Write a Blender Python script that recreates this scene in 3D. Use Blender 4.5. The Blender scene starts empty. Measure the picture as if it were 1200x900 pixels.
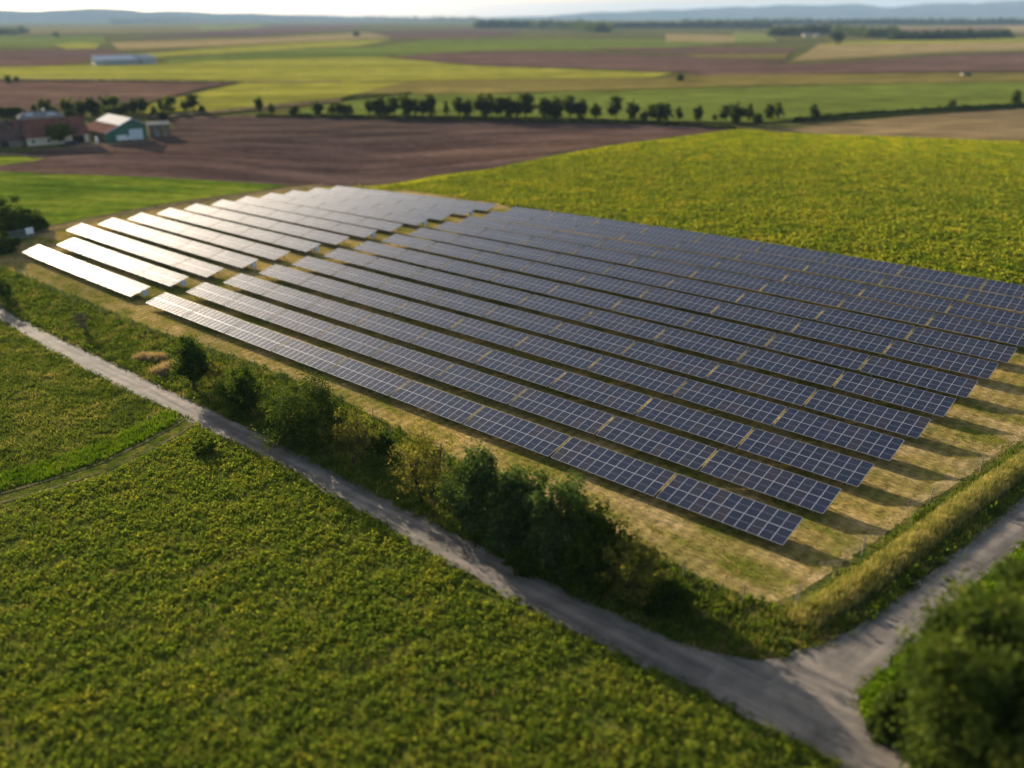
import bpy, bmesh, math, random
import numpy as np
from mathutils import Vector, Matrix
R = math.radians
rng = np.random.default_rng(7)
random.seed(7)
sc = bpy.context.scene
COL = sc.collection

# ------------------------------------------------------------------ camera
FPX, PITCH, ROLL, YAW, CAMH = 994.017, 0.409083, 0.003555, -0.744871, 39.94
cp, sp = math.cos(PITCH), math.sin(PITCH)
cr, sr = math.cos(ROLL), math.sin(ROLL)
right0, up0, fwd = np.array([1, 0, 0.]), np.array([0, sp, cp]), np.array([0, cp, -sp])
right, up = cr*right0 - sr*up0, sr*right0 + cr*up0
cam = bpy.data.cameras.new('camera')
camo = bpy.data.objects.new('camera', cam); COL.objects.link(camo)
M = Matrix(((right[0], up[0], -fwd[0], 0), (right[1], up[1], -fwd[1], 0), (right[2], up[2], -fwd[2], CAMH), (0, 0, 0, 1)))
camo.matrix_world = M
cam.sensor_width = 360.0
cam.lens = FPX/1200*360.0
cam.clip_start = 1.0; cam.clip_end = 60000
cam.dof.use_dof = True
cam.dof.focus_distance = 90.0
cam.dof.aperture_fstop = 0.52
sc.camera = camo

# ------------------------------------------------------------------ light
SUN_AZ, SUN_EL = R(35.5), R(13.0)            # azimuth left of the view direction (+Y)
w = bpy.data.worlds.new("World"); sc.world = w; w.use_nodes = True
nt = w.node_tree; nt.nodes.clear()
o_ = nt.nodes.new('ShaderNodeOutputWorld'); b_ = nt.nodes.new('ShaderNodeBackground')
sky = nt.nodes.new('ShaderNodeTexSky'); sky.sky_type = 'NISHITA'; sky.sun_disc = False
sky.sun_elevation = SUN_EL; sky.sun_rotation = -SUN_AZ
sky.air_density = 1.0; sky.dust_density = 2.0; sky.ozone_density = 1.0
hs = nt.nodes.new('ShaderNodeHueSaturation'); hs.inputs['Saturation'].default_value = .8
nt.links.new(sky.outputs[0], hs.inputs['Color']); nt.links.new(hs.outputs[0], b_.inputs[0]); nt.links.new(b_.outputs[0], o_.inputs[0])
b_.inputs[1].default_value = 0.080
sun = bpy.data.lights.new('sun', 'SUN'); sun.energy = 5.0; sun.angle = R(0.53); sun.color = (1, 0.84, 0.63)
suno = bpy.data.objects.new('sun', sun); COL.objects.link(suno)
sd = Vector((-math.sin(SUN_AZ)*math.cos(SUN_EL), math.cos(SUN_AZ)*math.cos(SUN_EL), math.sin(SUN_EL)))
suno.rotation_euler = sd.to_track_quat('Z', 'Y').to_euler()
suno.location = (0, 0, 120)
sc.view_settings.view_transform = 'Standard'; sc.view_settings.look = 'None'
sc.view_settings.gamma = 1.0; sc.view_settings.exposure = 1.34
sc.cycles.max_bounces = 5; sc.cycles.diffuse_bounces = 2; sc.cycles.glossy_bounces = 3
sc.cycles.transmission_bounces = 3; sc.cycles.volume_bounces = 1; sc.cycles.transparent_max_bounces = 6
sc.cycles.use_denoising = True; sc.cycles.sample_clamp_indirect = 6

# ------------------------------------------------------------------ terrain
D2 = np.array([math.cos(YAW), math.sin(YAW)]); N2 = np.array([-math.sin(YAW), math.cos(YAW)])
def softclip(v, lo, hi, k=0.35):
    v = np.asarray(v, float)
    return np.where(v > hi, hi + k*np.tanh((v-hi)/k), np.where(v < lo, lo + k*np.tanh((v-lo)/k), v))
def smooth(x): x = np.clip(x, 0, 1); return x*x*(3-2*x)
def terr_st(s, t):
    a0 = (np.asarray(s, float)+75)/60; b0 = (np.asarray(t, float)-95)/40
    a = softclip(a0, -1.9, 1.2); b = softclip(b0, -1.15, 1.35)
    z = (1.164806*a + 1.279533*b + .139294*b*b - .271834*a*a - .394186*a*b - .25698*b**3
         - .444123*a*a*b + .567731*a*b*b - .072711*a**3)
    da = np.maximum(np.maximum(-1.95-a0, a0-1.5), 0)*60; db = np.maximum(np.maximum(-2.6-b0, b0-1.3), 0)*40
    d = np.hypot(da, db)
    return z*(1-smooth(d/110))
def T(x, y):
    return terr_st(np.asarray(x)*D2[0]+np.asarray(y)*D2[1], np.asarray(x)*N2[0]+np.asarray(y)*N2[1])
def Tf(x, y): return float(T(x, y))
def ray(px, py):
    u = (px-600)/FPX; v = (450-py)/FPX
    return right*u + up*v + fwd
def at(px, py, z=0.0):
    d = ray(px, py); d[2] = min(d[2], -0.0012); zz = z
    for i in range(25):
        k = (zz-CAMH)/d[2]; x, y = k*d[0], k*d[1]; zz = Tf(x, y)+z
    return np.array([x, y, zz])
def height_at(base, px, py):
    """height over base reached by the sight line through a pixel, at the base's distance"""
    d = ray(px, py); k = math.hypot(base[0], base[1])/math.hypot(d[0], d[1])
    return CAMH + k*d[2] - base[2]
def mpp(P): # metres per photo pixel at a point
    v = np.array([P[0], P[1], P[2]-CAMH]); return float(v@fwd)/FPX

# ------------------------------------------------------------------ node helpers
class NB:
    def __init__(s, name):
        s.m = bpy.data.materials.new(name); s.m.use_nodes = True; s.t = s.m.node_tree
        s.n = s.t.nodes; s.b = s.n['Principled BSDF']; s.out = s.n['Material Output']
        s.b.inputs['Specular IOR Level'].default_value = 0.25
    def new(s, t, **k):
        n = s.n.new(t)
        for a, v in k.items():
            if a in n.inputs: n.inputs[a].default_value = v
            else: setattr(n, a, v)
        return n
    def link(s, a, b): s.t.links.new(a, b)
    def coord(s, rot=0, scale=(1, 1, 1), kind='Object'):
        tc = s.new('ShaderNodeTexCoord'); mp = s.new('ShaderNodeMapping')
        mp.vector_type = 'TEXTURE'; mp.inputs['Rotation'].default_value = (0, 0, rot); mp.inputs['Scale'].default_value = tuple(1/q for q in scale)
        s.link(tc.outputs[kind], mp.inputs[0]); return mp.outputs[0]
    def noise(s, vec, scale, detail=4, rough=.55, dist=0):
        n = s.new('ShaderNodeTexNoise'); n.inputs['Scale'].default_value = scale; n.inputs['Detail'].default_value = detail
        n.inputs['Roughness'].default_value = rough; n.inputs['Distortion'].default_value = dist
        s.link(vec, n.inputs['Vector']); return n.outputs[0]
    def ramp(s, fac, stops, interp='LINEAR'):
        r = s.new('ShaderNodeValToRGB'); e = r.color_ramp.elements; r.color_ramp.interpolation = interp
        while len(e) < len(stops): e.new(0.5)
        for el, (p, c) in zip(e, stops): el.position = p; el.color = (*c, 1) if len(c) == 3 else c
        s.link(fac, r.inputs[0]); return r.outputs[0]
    def mix(s, fac, a, b, mode='MIX'):
        n = s.new('ShaderNodeMix'); n.data_type = 'RGBA'; n.blend_type = mode; n.clamp_result = False
        for k, v in ((0, fac), (6, a), (7, b)):
            if hasattr(v, 'links'): s.link(v, n.inputs[k])
            elif isinstance(v, (int, float)): n.inputs[k].default_value = v
            else: n.inputs[k].default_value = (*v, 1)
        return n.outputs[2]
    def math(s, op, a, b=0.0):
        n = s.new('ShaderNodeMath'); n.operation = op
        for k, v in ((0, a), (1, b)):
            if hasattr(v, 'links'): s.link(v, n.inputs[k])
            else: n.inputs[k].default_value = v
        return n.outputs[0]
    def bump(s, h, strength, dist):
        n = s.new('ShaderNodeBump'); n.inputs['Strength'].default_value = strength; n.inputs['Distance'].default_value = dist
        s.link(h, n.inputs['Height']); s.link(n.outputs[0], s.b.inputs['Normal'])
    def col(s, c):
        if hasattr(c, 'links'): s.link(c, s.b.inputs['Base Color'])
        else: s.b.inputs['Base Color'].default_value = (*c, 1)
    def rough(s, v): s.b.inputs['Roughness'].default_value = v

def plain(name, c, rough=.6, metal=0, var=0.12, scale=3):
    n = NB(name); v = n.coord(); f = n.noise(v, scale, 3)
    n.col(n.mix(1.0, n.ramp(f, [(.3, [x*(1-var) for x in c]), (.7, [min(1, x*(1+var)) for x in c])]), (1, 1, 1), 'MULTIPLY'))
    n.rough(rough); n.b.inputs['Metallic'].default_value = metal; return n.m

def field_mat(name, c1, c2, c3, big=.02, mid=.25, fine=2.2, rot=0, stretch=(1, 1, 1), bump=.5, bdist=.25, rows=None, rowc=.8):
    """vegetated or bare ground: three scales of noise, optional sown rows"""
    n = NB(name); v = n.coord(rot, stretch)
    m = n.noise(v, mid, 5, .6); f = n.noise(v, fine, 4, .65); g = n.noise(v, big, 4, .55, .6)
    c = n.ramp(m, [(.36, c1), (.5, c2), (.66, c3)])
    d = n.ramp(f, [(.3, (.45, .45, .45)), (.5, (.95, .95, .95)), (.72, (1.5, 1.45, 1.3))])
    c = n.mix(1.0, c, d, 'MULTIPLY')
    e = n.ramp(g, [(.32, (.74, .80, .78)), (.5, (1, 1, 1)), (.68, (1.25, 1.16, .98))])
    c = n.mix(1.0, c, e, 'MULTIPLY')
    hgt = f
    if rows:
        for (pitch, rrot, amt) in rows:
            vr = n.coord(rrot)
            wv = n.new('ShaderNodeTexWave'); wv.wave_type = 'BANDS'; wv.bands_direction = 'X'; wv.inputs['Scale'].default_value = 0.314/pitch
            wv.inputs['Distortion'].default_value = 1.4; wv.inputs['Detail'].default_value = 3; wv.inputs['Detail Scale'].default_value = .6
            n.link(vr, wv.inputs['Vector'])
            c = n.mix(1.0, c, n.ramp(wv.outputs[0], [(0, (1-amt,)*3), (1, (1+amt*.6,)*3)]), 'MULTIPLY')
    n.col(c); n.rough(1.0); n.b.inputs['Specular IOR Level'].default_value = 0.0
    n.bump(hgt, bump, bdist); return n.m

def leaf_mat(name, stops, trans=.3, big=.5, wn=.7):
    """foliage: every leaf clump its own tone"""
    n = NB(name); geo = n.new('ShaderNodeNewGeometry')
    v = n.coord(); f = n.noise(v, big, 4, .6)
    k = n.math('ADD', n.math('MULTIPLY', geo.outputs['Random Per Island'], .5), n.math('ADD', n.math('MULTIPLY', n.math('SUBTRACT', f, .5), 2*wn), .25))
    c = n.ramp(k, stops)
    n.col(c); n.rough(.8); n.b.inputs['Specular IOR Level'].default_value = .02
    tr = n.new('ShaderNodeBsdfTranslucent'); n.link(n.mix(1.0, c, (1.25, 1.2, .6), 'MULTIPLY'), tr.inputs[0])
    mx = n.new('ShaderNodeMixShader'); mx.inputs[0].default_value = trans
    n.link(n.b.outputs[0], mx.inputs[1]); n.link(tr.outputs[0], mx.inputs[2]); n.link(mx.outputs[0], n.out.inputs[0])
    return n.m

# ------------------------------------------------------------------ object helpers
def tag(o, label=None, cat=None, group=None, kind=None):
    for k, v in (('label', label), ('category', cat), ('group', group), ('kind', kind)):
        if v: o[k] = v
    return o
def link(name, me, mat=None, parent=None, loc=None):
    o = bpy.data.objects.new(name, me); COL.objects.link(o)
    if mat and me and not me.materials: me.materials.append(mat)
    if parent: o.parent = parent
    if loc is not None: o.location = [float(q) for q in loc]
    return o
def empty(name, loc, rz=0):
    o = bpy.data.objects.new(name, None); COL.objects.link(o); o.location = [float(q) for q in loc]; o.rotation_euler = (0, 0, rz)
    o.empty_display_size = .5; return o
def npmesh(name, V, F, smooth=False):
    me = bpy.data.meshes.new(name); V = np.asarray(V, np.float32); F = np.asarray(F, np.int32)
    k = F.shape[1]
    me.vertices.add(len(V)); me.vertices.foreach_set('co', V.ravel())
    me.loops.add(F.size); me.loops.foreach_set('vertex_index', F.ravel())
    me.polygons.add(len(F)); me.polygons.foreach_set('loop_start', np.arange(0, F.size, k, dtype=np.int32))
    if smooth: me.polygons.foreach_set('use_smooth', np.ones(len(F), bool))
    me.update(calc_edges=True); return me
class MB:
    """collects quads; builds one mesh"""
    def __init__(s): s.v = []; s.f = []
    def poly(s, pts): n = len(s.v); s.v += [tuple(p) for p in pts]; s.f.append(tuple(range(n, n+len(pts))))
    def prism(s, base, dz=None, top=None):
        n = len(base); top = top if top is not None else [(p[0], p[1], p[2]+dz) for p in base]
        k = len(s.v); s.v += [tuple(p) for p in base]+[tuple(p) for p in top]
        s.f.append(tuple(range(k+n-1, k-1, -1))); s.f.append(tuple(range(k+n, k+2*n)))
        for i in range(n): j = (i+1) % n; s.f.append((k+i, k+j, k+n+j, k+n+i))
    def box(s, c, sz, rz=0):
        c_, s_ = math.cos(rz), math.sin(rz); b = []
        for x, y in ((-.5, -.5), (.5, -.5), (.5, .5), (-.5, .5)):
            X, Y = x*sz[0], y*sz[1]; b.append((c[0]+c_*X-s_*Y, c[1]+s_*X+c_*Y, c[2]-sz[2]/2))
        s.prism(b, sz[2])
    def tube(s, a, b, r0, r1=None, n=6):
        r1 = r0 if r1 is None else r1; a = Vector(a); b = Vector(b); d = (b-a).normalized()
        u = d.orthogonal().normalized(); v = d.cross(u); k = len(s.v)
        for P, r in ((a, r0), (b, r1)):
            for i in range(n):
                t = 2*math.pi*i/n; s.v.append(tuple(P+u*(r*math.cos(t))+v*(r*math.sin(t))))
        for i in range(n): j = (i+1) % n; s.f.append((k+i, k+j, k+n+j, k+n+i))
        s.f.append(tuple(range(k+n-1, k-1, -1))); s.f.append(tuple(range(k+n, k+2*n)))
    def bar(s, a, b, wd, ht):
        a = Vector(a); b = Vector(b); d = (b-a).normalized(); sd_ = d.cross(Vector((0, 0, 1)))
        sd_ = sd_.normalized() if sd_.length > 1e-3 else Vector((1, 0, 0)); u = sd_.cross(d)
        q = [sd_*(x*wd/2)+u*(y*ht/2) for x, y in ((-1, -1), (1, -1), (1, 1), (-1, 1))]
        s.prism([a+e for e in q], top=[b+e for e in q])
    def build(s, name, mat, parent=None, loc=None, smooth=False):
        me = bpy.data.meshes.new(name); me.from_pydata(s.v, [], s.f); me.update()
        bm = bmesh.new(); bm.from_mesh(me); bmesh.ops.recalc_face_normals(bm, faces=bm.faces); bm.to_mesh(me); bm.free()
        if smooth: me.polygons.foreach_set('use_smooth', np.ones(len(me.polygons), bool))
        return link(name, me, mat, parent, loc)
def kids(o): return [c for c in bpy.data.objects if c.parent == o]

def geom(start, step, end, g=1.25):
    out = [start]; x = start
    while abs(x) < abs(end): step *= g; x += step; out.append(x)
    return out
GX = np.array(sorted(geom(-240., -4, -22000)[1:] + list(np.arange(-240, 201, 4.)) + geom(200., 4, 22000)[1:]))
GY = np.array(sorted(geom(0., -4, -900)[1:] + list(np.arange(0, 341, 4.)) + geom(340., 4, 22000)[1:]))
NX = [x for x in GX if -900 < x < 900]; NY = [y for y in GY if y < 1200]
def drape(name, pts, mat, lift, kind='structure', world=False, extra=None):
    """a sheet of ground cover cut to an outline and laid on the terrain"""
    P = np.array([p[:2] for p in pts]) if world else np.array([at(*p)[:2] for p in pts])
    bm = bmesh.new(); vs = [bm.verts.new((x, y, 0)) for x, y in P]
    bm.faces.new(vs); bmesh.ops.triangulate(bm, faces=bm.faces[:])
    x0, y0 = P.min(0); x1, y1 = P.max(0)
    for ax, vals, lo, hi in ((0, NX, x0, x1), (1, NY, y0, y1)):
        for c in vals:
            if lo < c < hi:
                no = (1, 0, 0) if ax == 0 else (0, 1, 0); co = (c, 0, 0) if ax == 0 else (0, c, 0)
                bmesh.ops.bisect_plane(bm, geom=bm.verts[:]+bm.edges[:]+bm.faces[:], plane_co=co, plane_no=no)
    for v in bm.verts: v.co.z = Tf(v.co.x, v.co.y)+lift + (extra(v.co.x, v.co.y) if extra else 0)
    for f_ in bm.faces:
        if f_.normal.z < 0: f_.normal_flip()
        f_.smooth = True
    me = bpy.data.meshes.new(name); bm.to_mesh(me); bm.free()
    o = link(name, me, mat)
    if kind: o['kind'] = kind
    return o

def inpoly(X, Y, P):
    P = np.asarray(P); r = np.zeros(len(X), bool); n = len(P)
    for i in range(n):
        x1, y1 = P[i]; x2, y2 = P[(i+1) % n]
        if y1 == y2: continue
        c = ((y1 > Y) != (y2 > Y)) & (X < (x2-x1)*(Y-y1)/(y2-y1)+x1); r ^= c
    return r
def world_poly(pts): return np.array([at(*p)[:2] for p in pts])
def project(X, Y, Z):
    v = np.stack([X, Y, Z-CAMH], 1); z = v@fwd
    return 600+FPX*(v@right)/z, 450-FPX*(v@up)/z
def scatter(poly, dens, n_max=10**9, holes=(), fade=None):
    lo, hi = poly.min(0), poly.max(0); n = int((hi[0]-lo[0])*(hi[1]-lo[1])*dens)
    X = rng.uniform(lo[0], hi[0], n); Y = rng.uniform(lo[1], hi[1], n); k = inpoly(X, Y, poly)
    for h_ in holes: k &= ~inpoly(X, Y, h_)
    X, Y = X[k], Y[k]; Z = T(X, Y)
    px, py = project(X, Y, Z); k = (px > -60) & (px < 1260) & (py > -10) & (py < 980)
    X, Y, Z = X[k], Y[k], Z[k]
    if fade is not None: k = rng.random(len(X)) < fade(np.hypot(X, Y)); X, Y, Z = X[k], Y[k], Z[k]
    return X, Y, Z
def unit(n): v = rng.normal(size=(n, 3)); return v/np.linalg.norm(v, axis=1)[:, None]
def leaves(C, size, flat=0.0, asp=.7):
    """one quad leaf per centre"""
    n = len(C); a = unit(n); a[:, 2] *= (1-flat); a /= np.linalg.norm(a, axis=1)[:, None]
    b = np.cross(a, unit(n)); b /= np.linalg.norm(b, axis=1)[:, None]
    s = (size*rng.uniform(.6, 1.4, n))[:, None] if np.isscalar(size) else (size*rng.uniform(.6, 1.4, n))[:, None]
    V = np.stack([C-a*s, C-b*s*asp, C+a*s, C+b*s*asp], 1).reshape(-1, 3)
    return V, np.arange(4*n).reshape(-1, 4)
def tufts(name, X, Y, Z, mat, h=(.3, .6), blades=5, wd=.04, lean=.5, label=None, spread=.15):
    n = len(X); k = blades
    X = np.repeat(X, k); Y = np.repeat(Y, k); Z = np.repeat(Z, k); H = np.repeat(rng.uniform(h[0], h[1], n), k)*rng.uniform(.6, 1.1, n*k)
    B = np.stack([X+rng.normal(0, spread, n*k), Y+rng.normal(0, spread, n*k), Z-.03], 1)
    a = rng.uniform(0, 2*np.pi, n*k); l = np.abs(rng.normal(0, lean, n*k))*H
    b2 = rng.uniform(0, 2*np.pi, n*k); W = np.stack([np.cos(b2), np.sin(b2), b2*0], 1)*(wd*rng.uniform(.6, 1.5, n*k))[:, None]
    Tp = B+np.stack([np.cos(a)*l, np.sin(a)*l, H], 1)
    V = np.stack([B-W, B+W, Tp], 1).reshape(-1, 3)
    o = link(name, npmesh(name, V, np.arange(len(V)).reshape(-1, 3)), mat); o['kind'] = 'stuff'
    if label: o['label'] = label
    return o
def plants(name, X, Y, Z, mat, size=.12, per=8, rad=.2, hgt=.3, label=None):
    n = len(X); s = rng.uniform(.55, 1.35, n)
    X = np.repeat(X, per); Y = np.repeat(Y, per); Z = np.repeat(Z, per); S = np.repeat(s, per)
    u = unit(n*per); u[:, 2] = np.abs(u[:, 2]); r = rng.random(n*per)**.5
    C = np.stack([X+u[:, 0]*rad*r*S, Y+u[:, 1]*rad*r*S, Z+.04+u[:, 2]*hgt*r*S], 1)
    V, F = leaves(C, size*S, flat=.3)
    o = link(name, npmesh(name, V, F), mat); o['kind'] = 'stuff'
    if label: o['label'] = label
    return o

# ------------------------------------------------------------------ materials
M_ = {}
M_['ground'] = field_mat('olive_ground', (.07, .08, .02), (.10, .10, .03), (.14, .12, .05), .004, .03, .3, bump=.3, bdist=.6)
M_['site'] = field_mat('mown_dry_grass', (.12, .13, .02), (.25, .195, .065), (.37, .27, .125), .05, .28, 3.2, rot=.75, stretch=(1, .45, 1), bump=.6, bdist=.12,
                       rows=[(1.3, YAW+.05, .17), (2.3, YAW+math.pi/2, .05)])
M_['meadow'] = field_mat('rough_meadow', (.04, .055, .010), (.08, .10, .016), (.15, .15, .04), .06, .35, 2.4, bump=.9, bdist=.35)
M_['crop'] = field_mat('near_crop_soil', (.04, .06, .01), (.08, .10, .015), (.15, .14, .03), .06, .5, 3, bump=.9, bdist=.3)
M_['verge'] = field_mat('verge_soil', (.035, .05, .012), (.07, .08, .02), (.13, .10, .04), .08, .4, 3, bump=.9, bdist=.3)
M_['mustard'] = field_mat('yellow_green_crop', (.14, .20, .006), (.25, .26, .008), (.38, .33, .014), .02, .16, 1.3, bump=1.0, bdist=.5)
M_['green'] = field_mat('bright_green_winter_crop', (.08, .135, .014), (.135, .19, .018), (.215, .24, .03), .02, .12, .9, rot=.15, stretch=(.35, 1.6, 1), bump=1.0, bdist=.4, rows=[(7, math.pi/2-.15, .14)])
M_['plough'] = field_mat('ploughed_soil', (.070, .046, .040), (.108, .070, .060), (.16, .105, .088), .012, .1, 1.3, rot=.12, stretch=(.25, 1.3, 1), bump=.8, bdist=.3,
                         rows=[(2.6, math.pi/2-.12, .10), (19, math.pi/2-.1, .14)])
M_['track'] = field_mat('bare_dirt_track', (.13, .10, .065), (.18, .135, .09), (.24, .19, .13), .1, .6, 4, bump=.6, bdist=.08)
M_['rut'] = field_mat('grassy_rut', (.06, .07, .02), (.10, .10, .04), (.17, .14, .08), .1, .6, 4, bump=.6, bdist=.08)
M_['straw'] = field_mat('straw_strip', (.17, .15, .05), (.27, .21, .09), (.36, .27, .14), .1, .5, 4, bump=.6, bdist=.08)
M_['lush'] = field_mat('lush_grass_strip', (.06, .11, .006), (.09, .15, .008), (.12, .18, .012), .1, .5, 3, bump=.8, bdist=.2)

def road_mat():
    n = NB('pale_gravel_road'); v = n.coord(); rr = 0.0
    g = n.noise(v, 9, 5, .7); m = n.noise(v, .35, 4, .6, .8); st1 = n.noise(n.coord(R(ROAD_ANG), (.07, 1.4, 1)), .8, 5, .6); st2 = n.noise(n.coord(R(BR_ANG), (.07, 1.4, 1)), .8, 5, .6)
    sx = n.new('ShaderNodeSeparateXYZ'); n.link(v, sx.inputs[0]); ca, sa = math.cos(R(BR_ANG)), math.sin(R(BR_ANG))
    dt = n.math('ADD', n.math('ADD', n.math('MULTIPLY', sx.outputs[0], ca/5), n.math('MULTIPLY', sx.outputs[1], sa/5)), -(jc[0]*ca+jc[1]*sa)/5)
    st = n.mix(n.ramp(dt, [(0, (0, 0, 0)), (1, (1, 1, 1))]), st1, st2)
    c = n.ramp(m, [(.32, (.115, .103, .093)), (.5, (.155, .138, .124)), (.68, (.21, .186, .163))])
    c = n.mix(1.0, c, n.ramp(st, [(.36, (.58, .59, .62)), (.5, (.98, .98, .98)), (.64, (1.34, 1.28, 1.2))]), 'MULTIPLY')
    c = n.mix(1.0, c, n.ramp(g, [(.3, (.78, .78, .78)), (.7, (1.2, 1.2, 1.2))]), 'MULTIPLY')
    n.col(c); n.rough(.93); n.bump(g, .5, .03); return n.m
pa, pb = at(0, 366), at(700, 728)
ROAD_ANG = math.degrees(math.atan2(pb[1]-pa[1], pb[0]-pa[0]))
qa, qb = at(960, 790), at(1180, 620); BR_ANG = math.degrees(math.atan2(qb[1]-qa[1], qb[0]-qa[0])); jc = qa
M_['road'] = road_mat()

# ------------------------------------------------------------------ ground sheet
XX, YY = np.meshgrid(GX, GY); ZZ = T(XX, YY)
nx, ny = len(GX), len(GY); idx = np.arange(nx*ny).reshape(ny, nx)
F = np.stack([idx[:-1, :-1], idx[:-1, 1:], idx[1:, 1:], idx[1:, :-1]], -1).reshape(-1, 4)
g_ = link('ground', npmesh('ground', np.stack([XX, YY, ZZ], -1).reshape(-1, 3), F, True), M_['ground']); g_['kind'] = 'structure'

# ------------------------------------------------------------------ far fields (outlines in photo pixels, dropped on the plain)
def fm(name, c, var=.25, big=.0015, mid=.012, fine=.12):
    c = np.array(c)*1.12+.004; return field_mat(name, tuple(c*(1-var)), tuple(c), tuple(c*(1+var)), big, mid, fine, rot=.1, stretch=(.35, 1.5, 1), bump=.2, bdist=.5)
FY = fm('far_yellow_green', (.21, .21, .03)); FG = fm('far_green', (.105, .135, .022)); FO = fm('far_olive', (.14, .12, .035))
FB = fm('far_brown', (.105, .066, .052)); FT = fm('far_tan', (.23, .18, .08)); FD = fm('far_dark_green', (.045, .06, .02)); FP = fm('far_pale_green', (.15, .17, .04))
far = [
 ('ploughed_field', FB, [(-60, 60), (60, 58), (125, 57), (150, 65), (112, 71), (60, 77), (-60, 79)]),
 ('crop_field', FG, [(-60, 43), (60, 42), (120, 42), (125, 50), (50, 55), (-60, 56)]),
 ('crop_field', FY, [(62, 52), (95, 50), (118, 52), (112, 57), (80, 58)]),
 ('crop_field', FO, [(-60, 33), (120, 30), (260, 29), (240, 37), (-60, 41)]),
 ('crop_field', FP, [(225, 30), (300, 29), (330, 33), (240, 36)]),
 ('ploughed_field', FB, [(240, 37), (330, 30), (420, 28), (420, 34), (300, 42), (150, 46)]),
 ('crop_field', FY, [(150, 65), (240, 57), (400, 48), (460, 46), (420, 54), (240, 64), (160, 69)]),
 ('stubble_field', FT, [(130, 50), (320, 44), (430, 38), (560, 38), (440, 45), (230, 55), (140, 59)]),
 ('crop_field', FG, [(190, 70), (300, 62), (430, 55), (470, 57), (450, 66), (300, 70), (200, 75)]),
 ('ploughed_field', FB, [(430, 38), (560, 34), (610, 36), (600, 41), (470, 46)]),
 ('crop_field', FG, [(430, 56), (500, 48), (640, 46), (760, 46), (860, 51), (760, 58), (640, 58), (560, 60), (470, 66)]),
 ('ploughed_field', FB, [(455, 67), (520, 62), (600, 60), (690, 62), (800, 66), (925, 72), (905, 77), (840, 86), (790, 85), (700, 81), (560, 77)]),
 ('crop_field', FY, [(-60, 80), (110, 77), (200, 75), (300, 70), (430, 67), (455, 68), (560, 78), (700, 83), (790, 86), (760, 92), (600, 93), (400, 97), (290, 97), (-60, 93)]),
 ('stubble_field', FT, [(780, 40), (870, 42), (860, 50), (780, 49)]),
 ('crop_field', FP, [(860, 38), (900, 40), (912, 49), (862, 50)]),
 ('ploughed_field', FB, [(690, 57), (860, 55), (935, 58), (925, 63), (800, 64)]),
 ('crop_field', FO, [(800, 64), (925, 63), (920, 70), (815, 68)]),
 ('stubble_field', FT, [(960, 52), (1080, 50), (1260, 49), (1260, 58), (1080, 63), (925, 73), (945, 62)]),
 ('crop_field', FY, [(985, 49), (1260, 43), (1260, 49), (960, 53)]),
 ('stubble_field', FT, [(1040, 32), (1260, 29), (1260, 37), (1050, 41)]),
 ('ploughed_field', FB, [(1025, 34), (1180, 32), (1170, 36), (1030, 38)]),
 ('ploughed_field', FB, [(905, 77), (1000, 72), (1120, 65), (1260, 60), (1260, 84), (1100, 85), (900, 88), (800, 89)]),
 ('crop_field', FO, [(470, 97), (600, 94), (760, 93), (830, 89), (1260, 86), (1260, 96), (900, 101), (560, 111), (420, 111)]),
 ('crop_field', FG, [(410, 119), (470, 112), (600, 111), (900, 102), (1260, 96), (1260, 122), (1130, 131), (940, 143), (860, 146), (640, 139), (420, 136), (330, 134)]),
 ('crop_field', FY, [(284, 98), (400, 98), (470, 98), (430, 108), (400, 116), (250, 131), (190, 135), (130, 133), (190, 120)]),
 ('ploughed_field', FB, [(-60, 95), (90, 95), (285, 98), (240, 104), (190, 117), (150, 130), (-60, 134)]),
]
for i, (nm, m, pts) in enumerate(far):
    drape(nm, pts, m, .15+.02*i)

# ------------------------------------------------------------------ nearer fields and paths
drape('ploughed_field', [(-80, 205), (-80, 176), (20, 178), (120, 170), (205, 150), (196, 138), (280, 136), (370, 136), (600, 142), (800, 147), (862, 151), (760, 164), (577, 197), (512, 205), (407, 219), (335, 217), (130, 206)], M_['plough'], .05)
drape('stubble_field', [(940, 156), (890, 154), (960, 147), (1080, 134), (1260, 124), (1260, 167), (1180, 165), (1050, 160)], fm('dry_brown_stubble', (.17, .125, .065), .2), .05)
drape('mustard_field', [(407, 219), (512, 206), (577, 198), (760, 165), (864, 151), (940, 156), (1050, 160), (1180, 165), (1290, 169), (1290, 350), (1120, 322), (900, 290), (690, 253), (600, 240), (470, 222)], M_['mustard'], .05)
drape('green_field', [(-80, 201), (0, 201), (130, 206), (335, 217), (300, 224), (240, 232), (180, 241), (100, 256), (45, 268), (-80, 296)], M_['green'], .05)
drape('green_field', [(-30, 182), (20, 183), (51, 186), (40, 189), (0, 194), (-30, 197)], M_['green'], .08)
drape('dirt_path', [(-30, 179), (0, 179), (52, 183), (50, 186), (20, 183), (-30, 182)], M_['track'], .09)
drape('farm_yard', [(80, 172), (100, 167), (150, 166), (175, 163), (180, 166), (140, 170), (105, 172), (85, 174)], M_['track'], .10)
drape('country_road', [(-60, 92.6), (0, 92.8), (120, 94), (290, 96.4), (400, 96.4), (400, 97.6), (290, 97.6), (120, 95.6), (-60, 94.2)], M_['track'], .75)
drape('country_road', [(170, 138), (215, 134.5), (262, 131), (300, 127), (400, 117.5), (480, 110), (484, 111), (400, 119.5), (300, 129), (265, 133), (215, 137), (185, 141)], M_['track'], .75)
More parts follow.
